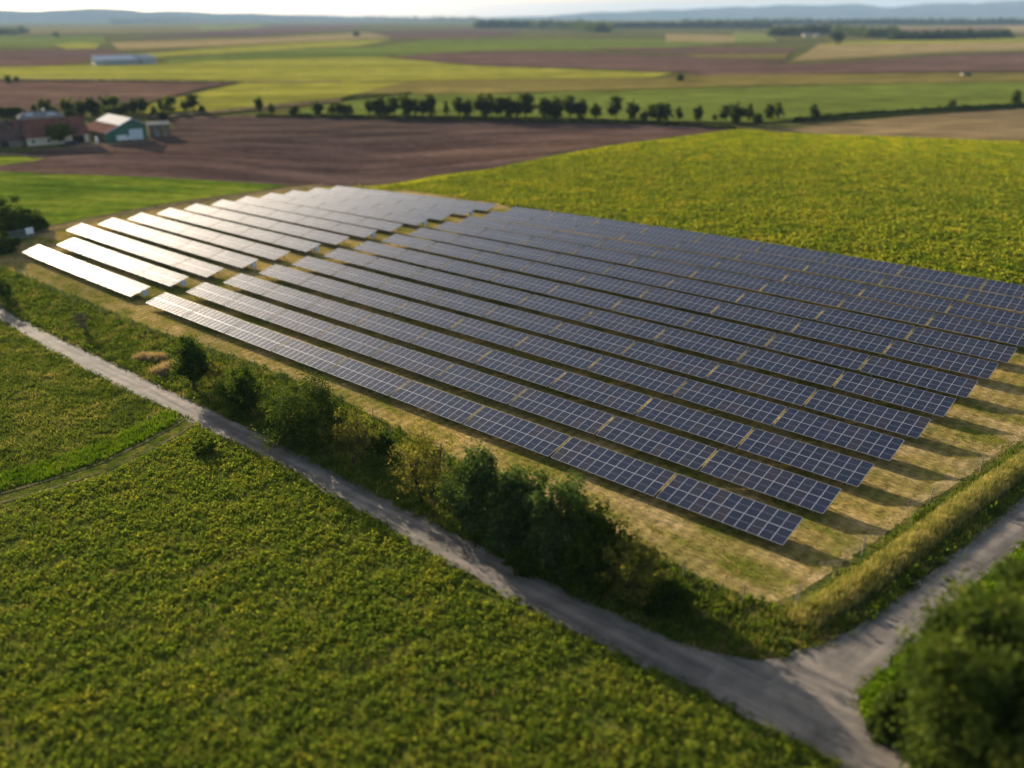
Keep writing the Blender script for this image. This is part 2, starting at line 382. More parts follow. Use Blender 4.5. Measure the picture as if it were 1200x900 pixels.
site = [(-40, 300), (46, 270), (100, 259), (180, 245), (260, 233), (320, 224), (400, 214), (470, 221), (600, 238), (690, 251), (900, 288), (1120, 320), (1290, 348), (1290, 470),
        (1200, 523), (1089, 596), (1010, 655), (935, 714), (870, 700), (800, 668), (700, 622), (600, 572), (480, 512), (400, 470), (300, 428), (175, 386), (90, 350), (0, 316)]
drape('solar_farm_grass', site, M_['site'], .03)
tr = [(-60, 296), (0, 280), (45, 268.5), (100, 257), (180, 242.5), (250, 232), (310, 224), (380, 215.5)]
for dz in (0, 2.6):
    drape('farm_track', [(x, y+dz*(1+max(0, (200-x))/250)) for x, y in tr]+[(x, y+1.3*(1+max(0, 200-x)/250)+dz*(1+max(0, (200-x))/250)) for x, y in reversed(tr)], M_['track'], .07)
up_e = [(-60, 330), (0, 358), (37, 381), (100, 410), (175, 446), (237, 475), (300, 506), (375, 546), (450, 584), (480, 600), (567, 643), (683, 703), (800, 755), (833, 766), (883, 772), (920, 770), (967, 753), (1017, 727), (1067, 690), (1100, 663), (1133, 637), (1173, 603), (1200, 581), (1260, 530)]
lo_e = [(-60, 343), (0, 376), (50, 406), (140, 454), (207, 485), (257, 512), (300, 532), (350, 557), (390, 582), (423, 600), (517, 657), (600, 703), (683, 747), (800, 800), (867, 837), (933, 867), (993, 905), (1040, 940), (1100, 985)]
lo_r = [(1260, 596), (1200, 637), (1150, 680), (1100, 725), (1057, 765), (1030, 788), (1010, 806), (1003, 825), (1017, 847), (1053, 875), (1090, 900), (1180, 960)]
roadpx = up_e + lo_r + list(reversed(lo_e))
RW = world_poly(roadpx)
jit = np.random.default_rng(3)
def wobble(P, amt, step=1.2):
    out = []
    for i in range(len(P)):
        a, b = P[i], P[(i+1) % len(P)]; L = np.hypot(*(b-a)); n = max(1, int(L/step))
        for k in range(n): out.append(a+(b-a)*k/n + (jit.normal(0, amt, 2) if n > 1 else 0))
    return np.array(out)
meadow = [(-120, 300), (-60, 343), (0, 376), (50, 406), (140, 454), (207, 487), (150, 520), (60, 556), (-60, 600), (-300, 640), (-420, 400)]
crop = [(-60, 605), (60, 562), (150, 526), (215, 490), (257, 512), (300, 532), (350, 557), (390, 582), (423, 600), (517, 657), (600, 703), (683, 747), (800, 800), (867, 837), (933, 867), (993, 905), (1100, 985), (500, 1150), (-200, 1150), (-300, 700)]
verge = [(-60, 318), (0, 312), (90, 348), (175, 385), (300, 427), (400, 469), (480, 511), (600, 571), (700, 621), (800, 667), (870, 699), (935, 713), (1010, 654), (1089, 595), (1200, 522), (1290, 465), (1290, 520)] + [(1200, 582), (1133, 638), (1067, 691), (1017, 728), (967, 754), (920, 771), (883, 773), (833, 767), (800, 756), (683, 704), (567, 644), (450, 585), (300, 507), (100, 411), (0, 359), (-60, 331)]
east = [(1300, 580), (1200, 636), (1100, 724), (1057, 764), (1010, 805), (1003, 825), (1017, 848), (1053, 877), (1180, 962), (1500, 960), (1500, 600)]
drape('trodden_strip', wobble(world_poly([(905, 694), (930, 702), (1010, 645), (1089, 586), (1200, 512), (1290, 454), (1290, 443), (1200, 500), (1089, 572), (1005, 632), (930, 688)]), .28, .7), M_['straw'], .05, world=True)
drape('meadow', meadow, M_['meadow'], .03); drape('crop_field', crop, M_['crop'], .03)
drape('verge', verge, M_['verge'], .045); drape('grass_field', east, M_['lush'], .03)
# two-wheel grass track through the meadow
lt = [(222, 486), (205, 498), (170, 517), (120, 541), (60, 561), (0, 578), (-60, 592)]
drape('lush_grass_verge', [(x+2, y-24+(x-0)*0.02) for x, y in lt[1:]] + [(x, y-3) for x, y in reversed(lt[1:])], M_['lush'], .05)
drape('farm_track', [(x, y) for x, y in lt]+[(x+.8, y+2.2) for x, y in reversed(lt)], M_['rut'], .06)
drape('farm_track', [(x+6, y+9) for x, y in lt]+[(x+6.8, y+11.2) for x, y in reversed(lt)], M_['rut'], .06)
drape('road', wobble(RW, .14, .8), M_['road'], .065, world=True)

# grass bank along the right-hand fence
bank_pts = [(945, 728), (985, 703), (1030, 672), (1080, 634), (1130, 595), (1180, 560), (1240, 520), (1290, 488)]
BW = np.array([at(*p)[:2] for p in bank_pts])
def seg_d(X, Y, L):
    d = np.full(len(X), 1e9)
    for a, b in zip(L[:-1], L[1:]):
        v = b-a; t = np.clip(((X-a[0])*v[0]+(Y-a[1])*v[1])/(v@v), 0, 1)
        d = np.minimum(d, np.hypot(X-a[0]-t*v[0], Y-a[1]-t*v[1]))
    return d
def bank_h(X, Y): return .6*np.exp(-(seg_d(np.atleast_1d(X), np.atleast_1d(Y), BW)/1.15)**2)
def bank():
    V = []; F = []; acc = []
    for a, b in zip(BW[:-1], BW[1:]):
        n = max(1, int(np.hypot(*(b-a))/.6)); acc += [a+(b-a)*k/n for k in range(n)]
    acc = np.array(acc); tg = np.gradient(acc, axis=0); nn = np.stack([-tg[:, 1], tg[:, 0]], 1); nn /= np.linalg.norm(nn, axis=1)[:, None]
    us = np.linspace(-2.6, 2.6, 15)
    P = acc[:, None]+nn[:, None]*us[None, :, None]
    X, Y = P[..., 0].ravel(), P[..., 1].ravel()
    Z = T(X, Y)+.04+bank_h(X, Y)*(1+.15*np.sin(X*2.1)*np.cos(Y*1.7))
    id_ = np.arange(len(X)).reshape(len(acc), 15)
    F = np.stack([id_[:-1, :-1], id_[:-1, 1:], id_[1:, 1:], id_[1:, :-1]], -1).reshape(-1, 4)
    o = link('grass_bank', npmesh('grass_bank', np.stack([X, Y, Z], 1), F, True), M_['verge']); o['kind'] = 'structure'
bank()

# ------------------------------------------------------------------ hills and haze
def ridge(name, dist, az0, az1, prof, depth, mat, seed):
    """a range of hills: a height field with its own depth, running from az0 to az1"""
    r2 = np.random.default_rng(seed); na, nd = 220, 22
    A = np.linspace(az0, az1, na); Dd = np.linspace(0, 1, nd)
    H = np.interp(A, [p[0] for p in prof], [p[1] for p in prof])
    k = np.convolve(r2.normal(0, 1, na+10), np.ones(11)/11, 'valid')[:na]; H = np.maximum(H*(1+.10*k), .5)
    V = []
    for j, d in enumerate(Dd):
        env = math.sin(math.pi*d)**.8 if 0 < d < 1 else 0
        rr = dist+depth*d
        hh_ = H*env*(1+.12*np.sin(A*90+j*.7))
        V.append(np.stack([rr*np.sin(A), rr*np.cos(A), hh_-.5*(env == 0)], 1))
    V = np.concatenate(V); id_ = np.arange(na*nd).reshape(nd, na)
    F = np.stack([id_[:-1, :-1], id_[:-1, 1:], id_[1:, 1:], id_[1:, :-1]], -1).reshape(-1, 4)
    o = link(name, npmesh(name, V, F, True), mat); o['kind'] = 'structure'
def az(px): d = ray(px, 25); return math.atan2(d[0], d[1])
def hpx(px, y_top, dist):  # height so that a ridge at dist shows its crest at y_top
    d = ray(px, y_top); return CAMH+d[2]*dist/math.hypot(d[0], d[1])
WOOD = field_mat('wooded_hills', (.02, .032, .014), (.035, .05, .02), (.06, .07, .03), .001, .004, .02, bump=.6, bdist=8)
d0 = 11000
ridge('hills', d0, az(-80), az(480), [(az(x), hpx(x, y, d0+1500)) for x, y in ((-80, 12), (0, 12), (50, 14), (82, 10), (130, 11), (170, 13), (250, 15), (330, 17), (400, 19), (480, 21))], 3000, WOOD, 1)
d1 = 12500
ridge('hills', d1, az(560), az(1290), [(az(x), hpx(x, y, d1+1500)) for x, y in ((560, 21), (640, 19), (700, 15), (760, 13), (860, 9), (930, 7), (1000, 6), (1030, 9), (1060, 7), (1130, 4), (1200, 3), (1290, 5))], 3000, WOOD, 2)
d2 = 5200
ridge('hills', d2, az(1125), az(1290), [(az(x), hpx(x, y, d2+300)) for x, y in ((1125, 29), (1150, 26), (1200, 22.5), (1290, 21))], 600, WOOD, 3)

def haze():
    m = bpy.data.materials.new('pale_haze'); m.use_nodes = True; t = m.node_tree; t.nodes.clear()
    o = t.nodes.new('ShaderNodeOutputMaterial'); v = t.nodes.new('ShaderNodeVolumePrincipled')
    v.inputs['Color'].default_value = (.44, .66, 1.0, 1); v.inputs['Density'].default_value = HAZE; v.inputs['Anisotropy'].default_value = 0
    t.links.new(v.outputs[0], o.inputs['Volume'])
    b = MB(); x0, x1, y0, y1 = GX[0]-50, GX[-1]+50, GY[0]-50, GY[-1]+50
    b.prism([(x0, y0, -8), (x1, y0, -8), (x1, y1, -8), (x0, y1, -8)], 8+330)
    h_ = b.build('haze', m); h_['kind'] = 'stuff'; h_['label'] = 'pale blue evening haze over the plain'
HAZE = 4.8e-5
haze()

# ------------------------------------------------------------------ solar tables
W_, HH_ = 3.480005, 0.879511; PITCH_R, GAP, BGAP = 6.665467, .269718, 5.394663
S0, T0, SK, GALT, ZALT, LT = -130.751193, 55.601586, .291099, .102871, .025125, 11.8
SL = math.hypot(W_, HH_); TILT = math.atan2(HH_, W_)
def panel_glass():
    n = NB('solar_glass'); v = n.coord()
    tc = n.new('ShaderNodeTexCoord'); sep = n.new('ShaderNodeSeparateXYZ'); n.link(tc.outputs['Object'], sep.inputs[0])
    oi = n.new('ShaderNodeObjectInfo')
    base = n.ramp(oi.outputs['Random'], [(0, (.007, .010, .028)), (.45, (.010, .014, .036)), (.8, (.016, .016, .032)), (1, (.024, .018, .026))])
    # cell grid: fine bus lines across each panel
    fx = n.math('FRACT', n.math('MULTIPLY', sep.outputs[0], 1/.0875)); lx = n.math('GREATER_THAN', fx, .86)
    fy = n.math('FRACT', n.math('MULTIPLY', sep.outputs[1], 1/.172)); ly = n.math('GREATER_THAN', fy, .975)
    ln = n.math('MAXIMUM', n.math('MULTIPLY', lx, .35), n.math('MULTIPLY', ly, .5))
    mid = n.math('LESS_THAN', n.math('ABSOLUTE', sep.outputs[1]), .022)
    c = n.mix(ln, base, (.10, .11, .15)); c = n.mix(n.math('MULTIPLY', mid, .7), c, (.20, .22, .28))
    dust = n.noise(v, 2.3, 4); c = n.mix(n.math('MULTIPLY', dust, .015), c, (.30, .27, .24))
    n.col(c); n.b.inputs['Roughness'].default_value = .058; n.b.inputs['Specular IOR Level'].default_value = .5; n.b.inputs['IOR'].default_value = 1.48
    return n.m
GLASS = panel_glass(); ALU = plain('aluminium_frame', (.36, .39, .45), .45, .2, .05); STEEL = plain('galvanised_steel', (.33, .34, .35), .5, .6, .1)
PANW, PANH = LT/11, SL/2
def panel_mesh():
    b = MB(); hw, hh = PANW/2-.010, PANH/2-.010
    b.v = []; fr = .026
    o_ = [(-hw, -hh), (hw, -hh), (hw, hh), (-hw, hh)]; i_ = [(-hw+fr, -hh+fr), (hw-fr, -hh+fr), (hw-fr, hh-fr), (-hw+fr, hh-fr)]
    for k in range(4):
        j = (k+1) % 4; b.poly([(*o_[k], .02), (*o_[j], .02), (*i_[j], .02), (*i_[k], .02)]); b.poly([(*o_[k], -.018), (*o_[j], -.018), (*o_[j], .02), (*o_[k], .02)])
    b.poly([(*o_[3], -.018), (*o_[2], -.018), (*o_[1], -.018), (*o_[0], -.018)])
    me = bpy.data.meshes.new('panel'); b.poly([(*p, .016) for p in i_]); me.from_pydata(b.v, [], b.f); me.update()
    me.materials.append(ALU); me.materials.append(GLASS); me.polygons[len(me.polygons)-1].material_index = 1
    return me
PAN = panel_mesh()
def rack_mesh(with_legs):
    b = MB(); n = 4; off = -.018
    for y in (.45, 1.35, 2.25, 3.1):
        b.box((LT/2, y, off-.035), (LT-.06, .05, .055))
    for i in range(n):
        x = 1.2+i*(LT-2.4)/(n-1); b.box((x, SL/2, off-.11), (.06, SL*.86, .085))
    me = bpy.data.meshes.new('rack'); me.from_pydata(b.v, [], b.f); me.update(); me.materials.append(STEEL); return me
RACK = rack_mesh(False)
def post_mesh(y, nm):
    b = MB(); ht = .75+math.sin(TILT)*y-.15; b.box((0, 0, (ht-.5)/2), (.09, .12, ht+.5)); me = bpy.data.meshes.new(nm); me.from_pydata(b.v, [], b.f); me.update(); me.materials.append(STEEL); return me
POSTF, POSTB = post_mesh(.8, 'leg'), post_mesh(2.9, 'leg')
def solar_table(s_left, t_low, zalt, label, group, detailed):
    p = D2*s_left+N2*t_low
    zs = [terr_st(s_left+LT*q, t_low+W_/2) for q in (0, 1)]
    z0 = float(np.mean(zs))+.75+zalt; slope = math.atan2(float(zs[1]-zs[0]), LT)
    root = empty('solar_panel_table', (p[0], p[1], float(terr_st(s_left, t_low))))
    tag(root, label, 'solar array', group)
    X = Vector((D2[0]*math.cos(slope), D2[1]*math.cos(slope), math.sin(slope)))
    Yv = Vector((N2[0]*math.cos(TILT), N2[1]*math.cos(TILT), math.sin(TILT))); Z = X.cross(Yv).normalized(); Yv = Z.cross(X)
    B = Matrix((X, Yv, Z)).transposed().to_4x4()
    o0 = Vector((p[0], p[1], z0-math.sin(slope)*LT/2))-root.location
    # everything below is placed relative to the root, whose only transform is its location
    def put(me, x, y, nm):
        o = bpy.data.objects.new(nm, me); COL.objects.link(o); o.parent = root
        ml = Matrix.Translation(o0+X*x+Yv*y) @ B
        if me is PAN: ml = ml @ Matrix.Rotation(random.gauss(0, .0035), 4, 'X') @ Matrix.Rotation(random.gauss(0, .0035), 4, 'Y')
        o.matrix_local = ml
        return o
    for i in range(11):
        for j in range(2): put(PAN, (i+.5)*PANW, (j+.5)*PANH, 'panel')
    rk = put(RACK, 0, 0, 'rack')
    if detailed:
        for i in range(4):
            x = 1.2+i*(LT-2.4)/3
            for y, me in ((.8, POSTF), (2.9, POSTB)):
                q = D2*(s_left+x)+N2*(t_low+y*math.cos(TILT)); zg = float(terr_st(s_left+x, t_low+y))
                o = bpy.data.objects.new('leg', me); COL.objects.link(o); o.parent = root
                o.matrix_local = Matrix.Translation(Vector((q[0], q[1], zg))-root.location) @ Matrix.Rotation(YAW, 4, 'Z')
    return root
ORD = ['first', 'second', 'third', 'fourth', 'fifth', 'sixth', 'seventh', 'eighth', 'ninth', 'tenth', 'eleventh', 'twelfth', 'thirteenth', 'fourteenth', 'fifteenth', 'sixteenth', 'seventeenth', 'eighteenth', 'nineteenth', 'twentieth']
def rowname(k): return 'nearest row' if k == 1 else 'farthest row' if k == 13 else ORD[k-1]+' row from the road'
for k in range(1, 14):
    t = T0+PITCH_R*(k-1)+(GALT if k % 2 == 0 else 0); s = S0+SK*(k-1); za = ZALT if k % 2 == 0 else 0
    for j in range(9):
        side = 'beside the cross aisle' if j == 0 else 'at the far right end' if j == 8 else ORD[j]+' from the aisle'
        solar_table(s+j*(LT+GAP), t, za, f'dark blue solar table {side}, {rowname(k)}, right block', 'solar tables of the right block', j in (0, 8))
    n = 4 if k <= 2 else 5
    for j in range(n):
        side = 'beside the cross aisle' if j == 0 else 'at the far left end' if j == n-1 else ORD[j]+' from the aisle'
        solar_table(s-BGAP-(j+1)*(LT+GAP)+GAP, t, za, f'glaring pale solar table {side}, {rowname(k)}, left block', 'solar tables of the left block', j in (0, n-1))

# inverter cabinets under the aisle ends of the left block
CAB = plain('pale_grey_cabinet', (.50, .56, .66), .45, 0, .05); DARK = plain('dark_plastic', (.03, .03, .035), .5)
for k in (1, 2, 4, 6, 8, 10, 12):
    t = T0+PITCH_R*(k-1)+2.55; s = S0+SK*(k-1)-BGAP-.25; q = D2*s+N2*t; z = float(terr_st(s, t))
    r_ = empty('inverter_cabinet', (q[0], q[1], z), YAW)
    tag(r_, f'pale grey inverter cabinet under the aisle end of the {rowname(k).replace(" from the road", "")} in the left block', 'inverter', 'inverter cabinets along the cross aisle')
    b = MB(); b.box((0, 0, .78), (.34, .95, .95)); b.build('housing', CAB, r_)
    b = MB(); b.box((.19, 0, .78), (.03, .84, .84)); d_ = b.build('door', CAB, r_)
    b = MB(); b.box((.215, .34, .8), (.02, .04, .16)); b.build('handle', DARK, d_)
    b = MB(); b.box((0, 0, 1.29), (.44, 1.05, .05)); b.build('rain_cover', CAB, r_)
    for y in (-.35, .35):
        b = MB(); b.box((0, y, .12), (.08, .08, .38)); b.build('leg', STEEL, r_)

# ------------------------------------------------------------------ fences
WIRE = plain('fence_wire', (.22, .21, .17), .8, .0); POST = plain('weathered_post', (.20, .18, .15), .9)
def fence(pts, label, step=5.5, hgt=1.6, wires=6, name='wire_fence'):
    W = [at(*p)[:2] for p in pts]; P = []
    for a, b in zip(W[:-1], W[1:]):
        n = max(1, round(float(np.hypot(*(b-a)))/step)); P += [a+(b-a)*k/n for k in range(n)]
    P.append(W[-1]); P = [np.array([q[0], q[1], Tf(*q)]) for q in P]
    root = empty(name, P[0]); tag(root, label, 'fence'); o = P[0]
    b = MB()
    for a, c in zip(P[:-1], P[1:]):
        for k in range(wires):
            z = np.array([0, 0, .08+k*(hgt-.12)/(wires-1)]); b.tube(a-o+z, c-o+z, .0022, n=3)
        n = int(np.hypot(*(c-a)[:2])/1.2)
        for k in range(1, n): q = a+(c-a)*k/n-o; b.tube(q+np.array([0, 0, .05]), q+np.array([0, 0, hgt]), .0025, n=3)
    b.build('wire_mesh', WIRE, root)
    for q in P:
        b = MB(); b.tube((0, 0, -.2), (0, 0, hgt+.15), .05, n=6); b.build('post', POST, root, loc=q-o)
fence([(20, 322), (75, 349), (175, 392), (300, 434), (400, 477), (480, 519), (600, 580), (700, 632), (800, 679), (870, 708), (932, 711)], 'thin wire mesh fence between the roadside shrubs and the nearest solar row')
fence([(935, 710), (1010, 651), (1089, 592), (1200, 519), (1290, 460)], 'thin wire mesh fence along the tall grass bank on the right', step=9)
# mesh gate with white board at the far left corner
def gate():
    A, B = at(13, 284), at(41, 278); h1 = 1.9
    root = empty('mesh_gate', A); tag(root, 'grey green mesh gate with a blank white board at the left corner', 'gate')
    L = float(np.hypot(*(B-A)[:2])); d = (B-A)/L; b = MB()
    for q in (0, .36, .7, 1):
        b = MB(); P = (B-A)*q; b.tube(P-np.array([0, 0, .2]), P+np.array([0, 0, h1+.5]), .07); b.build('post', POST, root)
    b = MB(); g = plain('green_mesh', (.20, .26, .26), .6)
    for z in (.45, h1+.3): b.tube((B-A)*.02+np.array([0, 0, z]), (B-A)*.98+np.array([0, 0, z]), .04)
    for q in np.linspace(.03, .97, 40): b.tube((B-A)*q+np.array([0, 0, .45]), (B-A)*q+np.array([0, 0, h1+.3]), .022, n=4)
    b.build('mesh_panel', g, root)
    b = MB(); c = (B-A)*.85+np.array([0, -.12, 1.6]); b.box(c, (L*.32, .05, 1.35), math.atan2(d[1], d[0])); b.build('notice_board', plain('white_board', (.72, .78, .86), .4), root)
gate()

# ------------------------------------------------------------------ trees and shrubs
BARK = field_mat('bark', (.05, .038, .026), (.08, .06, .042), (.11, .085, .06), .5, 2, 12, bump=.6, bdist=.03)
L_DK = leaf_mat('dark_green_leaves', [(0, (.010, .020, .005)), (.45, (.035, .065, .008)), (.8, (.07, .11, .012)), (1, (.14, .16, .018))], .4)
L_MD = leaf_mat('mid_green_leaves', [(0, (.03, .055, .006)), (.5, (.065, .11, .010)), (.8, (.11, .155, .014)), (1, (.20, .21, .025))], .42)
L_OL = leaf_mat('olive_leaves', [(0, (.07, .075, .014)), (.5, (.14, .14, .028)), (.8, (.22, .20, .04)), (1, (.34, .29, .06))], .4)
L_PN = leaf_mat('blue_green_needles', [(0, (.02, .042, .014)), (.5, (.055, .095, .028)), (.85, (.11, .15, .04)), (1, (.19, .21, .04))], .35)
L_BG = leaf_mat('broad_green_leaves', [(0, (.024, .042, .008)), (.5, (.052, .080, .014)), (.8, (.09, .12, .020)), (1, (.17, .18, .035))], .42)  # green tones mixed at random from leaf to leaf
def crown_mesh(name, R3, zc, nclump, nleaf, size, shell=.55, csize=.28, mat=None, cone=0., asp=.7, seed=None):
    """leaf-sized faces in clumps spread through an uneven crown volume"""
    global rng
    if seed is not None: rng = np.random.default_rng(seed)
    R3 = np.array(R3); u = unit(nclump); r = rng.uniform(shell, 1.0, nclump)**.8
    lob = 1+.22*np.sin(3*np.arctan2(u[:, 1], u[:, 0])+rng.uniform(0, 6))+.15*np.sin(5*u[:, 2]+rng.uniform(0, 6))
    C = u*(r*lob*rng.uniform(.8, 1.12, nclump))[:, None]
    if cone: k = 1-cone*(C[:, 2]+1)/2; C[:, 0] *= k; C[:, 1] *= k
    per = rng.integers(int(nleaf*.5), int(nleaf*1.5)+1, nclump); K = np.repeat(np.arange(nclump), per)
    cs = rng.uniform(.6, 1.3, nclump)*csize
    L = C[K]+rng.normal(0, 1, (len(K), 3))*cs[K][:, None]*np.array([.55, .55, .45])
    nrm = np.percentile(np.abs(L), 97, axis=0); L = L/nrm; C = C/nrm*.9
    V, F = leaves(L*R3, size, .1, asp); V[:, 2] += zc
    lo = .02
    V[:, 2] = np.maximum(V[:, 2], lo+rng.uniform(0, .05, len(V)))
    me = npmesh(name, V, F); me.materials.append(mat); return me, C*R3+np.array([0, 0, zc])
def trunk_mesh(name, h, r, targets, nlimb=7, stems=1, spread=.1):
    b = MB()
    for s in range(stems):
        a0 = 2*math.pi*s/max(1, stems)+random.random(); bx, by = (math.cos(a0)*spread, math.sin(a0)*spread) if stems > 1 else (0, 0)
        tx, ty = (random.uniform(-.06, .06)*h+bx*2.5, random.uniform(-.06, .06)*h+by*2.5)
        p = [(bx, by, -.15), (bx+tx*.4, by+ty*.4, h*.35), (bx+tx, by+ty, h*.7), (bx+tx*1.2, by+ty*1.2, h*.98)]
        rr = [r, r*.78, r*.45, r*.12]
        for i in range(3): b.tube(p[i], p[i+1], rr[i], rr[i+1], 7)
        tg = [targets[random.randrange(len(targets))] for _ in range(nlimb)]
        for q in tg:
            f_ = random.uniform(.25, .8); i = 0 if f_ < .35 else 1 if f_ < .7 else 2
            a = Vector(p[i]).lerp(Vector(p[i+1]), random.random()*.8); e = Vector(q); mid = a.lerp(e, .5)+Vector((0, 0, .08*h))
            b.tube(a, mid, r*.34, r*.2, 5); b.tube(mid, e, r*.2, r*.05, 4)
    me = bpy.data.meshes.new(name); me.from_pydata(b.v, [], b.f); me.update(); me.polygons.foreach_set('use_smooth', np.ones(len(me.polygons), bool)); me.materials.append(BARK); return me
def plant(name, px, base_y, top_y, wpx, label, cat, kind='bush', mat=None, dens=1, leaf=.09, group=None, seed=1, depthk=1., lowc=.0):
    P = at(px, base_y); H = max(.5, height_at(P, px, top_y)); wd = wpx*mpp(P)/2
    root = empty(name, P, 0); tag(root, label, cat, group)
    if kind == 'bush':
        me, C = crown_mesh('crown', (wd, wd*depthk, H*.52), H*.50, int(60*dens), 110, leaf, .5, .24, mat, seed=seed)
        st, r = 4, .05
    elif kind == 'tree':
        cb = lowc if lowc else .3
        me, C = crown_mesh('crown', (wd, wd*depthk, H*(1-cb)/2), H*(cb+(1-cb)/2), int(60*dens), 120, leaf, .5, .28 if dens < 3 else .17, mat, seed=seed); st, r = 1, .035*H
    elif kind == 'sparse':
        me, C = crown_mesh('crown', (wd, wd*depthk, H*.36), H*.62, int(60*dens), 26, leaf, .35, .17, mat, seed=seed); st, r = 2, .022*H
    elif kind == 'pine':
        me, C = crown_mesh('crown', (wd, wd*depthk, H*.52), H*.52, int(70*dens), 120, leaf, .5, .24, mat, cone=.45, asp=.3, seed=seed); st, r = 1, .03*H
    link('crown', me, None, root)
    random.seed(seed); link('trunk', trunk_mesh('trunk', H*.85, r, [tuple(c) for c in C], 10 if kind != 'sparse' else 22, st, wd*.15), None, root)
    return root, H, wd
L_WD = leaf_mat('widest_bush_leaves', [(0, (.016, .03, .006)), (.45, (.04, .07, .010)), (.8, (.09, .12, .018)), (1, (.20, .21, .04))], .35, .9, .9)
G1 = 'shrubs and trees between road and fence'
plant('bush', 4, 352, 321, 26, 'small dark bush at the left picture edge above the road', 'bush', 'bush', L_DK, .7, .10, G1, 11)
def bare_shrub():
    P = at(104, 389); root = empty('bare_shrub', P); tag(root, 'leafless brown twiggy shrub beside the road on the left', 'shrub', G1)
    random.seed(5); b = MB()
    def br(a, d, l, r, k):
        e = a+d*l; b.tube(a, e, r, r*.6, 4)
        if k:
            for _ in range(4 if k > 1 else 5):
                dd = (d+Vector((random.gauss(0, .5), random.gauss(0, .5), random.gauss(.15, .25)))).normalized(); br(a.lerp(e, random.uniform(.5, 1)), dd, l*.66, r*.5, k-1)
    for s in range(4): br(Vector((random.gauss(0, .1), random.gauss(0, .1), -.1)), Vector((random.gauss(0, .3), random.gauss(0, .3), 1)).normalized(), 1.5, .06, 4)
    b.build('branches', plain('grey_brown_twigs', (.13, .095, .07), .8), root)
bare_shrub()
plant('round_tree', 228, 457, 400, 36, 'small round dark green tree beside the tan reeds', 'tree', 'tree', L_DK, 1.6, .11, G1, 12, lowc=.16)
plant('bush', 250, 449, 424, 26, 'low brownish green shrub right of the small round tree', 'bush', 'sparse', L_OL, .9, .10, G1, 13)
plant('bush', 287, 485, 438, 48, 'dark rounded bush between the round tree and the widest bush', 'bush', 'bush', L_DK, 1.7, .11, G1, 14)
plant('bush', 362, 517, 454, 84, 'widest dark bush of the roadside row, with paler tips', 'bush', 'bush', L_WD, 2.4, .11, G1, 15)
plant('bush', 333, 508, 471, 36, 'leafy dark shrub leaning against the left side of the widest bush', 'bush', 'bush', L_DK, 1.3, .11, G1, 16)
plant('small_tree', 419, 544, 483, 48, 'thin yellowish small tree right beside the widest bush', 'tree', 'sparse', L_OL, 1.6, .10, G1, 17)
plant('bush', 449, 530, 508, 30, 'low dark shrub behind the thin yellowish tree', 'bush', 'bush', L_DK, .8, .10, G1, 18)
plant('small_tree', 500, 588, 510, 70, 'sparse olive tree with an open crown, trunk in view', 'tree', 'sparse', L_OL, 2.2, .10, G1, 19)
plant('evergreen_bush', 559, 622, 533, 62, 'tall dense dark evergreen bush right of the sparse olive tree', 'evergreen', 'bush', L_PN, 2.6, .12, G1, 20)
plant('evergreen_bush', 607, 642, 562, 60, 'blue green pine bush in the middle of the dense clump', 'evergreen', 'bush', L_PN, 2.4, .13, G1, 21)
plant('bush', 590, 596, 560, 44, 'yellow green leafy shrub behind the evergreen clump', 'bush', 'bush', L_MD, 1.2, .12, G1, 22)
plant('evergreen_bush', 657, 664, 580, 70, 'broad pine bush with light upright shoots, beside the fence', 'evergreen', 'bush', L_PN, 2.6, .13, G1, 23)
plant('bush', 695, 680, 606, 66, 'dark leafy bush at the right side of the evergreen clump', 'bush', 'bush', L_DK, 2.2, .12, G1, 24)
plant('bush', 738, 700, 632, 72, 'grey olive brushy shrub at the right end of the row', 'bush', 'sparse', L_OL, 2.6, .11, G1, 25)
plant('bush', 632, 672, 640, 56, 'low dark bramble in front of the evergreen clump', 'bush', 'bush', L_DK, 2.0, .11, G1, 26, .6)
plant('bush', 780, 716, 686, 54, 'low bramble of dark leaves past the olive shrub', 'bush', 'bush', L_DK, 1.6, .11, G1, 27, .6)
plant('bush', 240, 531, 519, 26, 'low weedy shrub on the crop side of the road', 'bush', 'bush', L_MD, .7, .10, None, 28)
plant('leafy_tree', 1142, 925, 688, 190, 'big leafy tree in the bottom right corner', 'tree', 'tree', L_BG, 4.2, .15, 'trees in the bottom right corner', 31, lowc=.06)
plant('leafy_tree', 1212, 880, 655, 150, 'leafy tree at the right edge behind the big corner tree', 'tree', 'tree', L_BG, 4.5, .13, 'trees in the bottom right corner', 32, lowc=.06)
plant('bush', 1046, 862, 812, 50, 'low green shrub at the road corner before the big tree', 'bush', 'bush', L_BG, 1.8, .12, None, 33)
plant('leafy_tree', 1195, 990, 760, 170, 'leafy tree cut by the bottom right picture corner', 'tree', 'tree', L_BG, 4, .14, 'trees in the bottom right corner', 34, lowc=.06)
G2 = 'bushes at the left edge by the gate'
for i, (x, yb, yt, wd, m, lab) in enumerate((
    (6, 270, 234, 44, L_DK, 'tall dark bush at the left edge above the mesh gate'), (27, 272, 244, 36, L_MD, 'rounded mid green bush behind the mesh gate'),
    (42, 268, 251, 26, L_DK, 'low dark bush nearest the dirt track corner'), (-14, 280, 246, 40, L_MD, 'bush cut by the left edge beside the gate'),
    (5, 296, 278, 30, L_DK, 'low dark bush at the left edge below the gate'))):
    plant('bush', x, yb, yt, wd, lab, 'bush', 'bush', m, 1.0, .22, G2, 40+i)

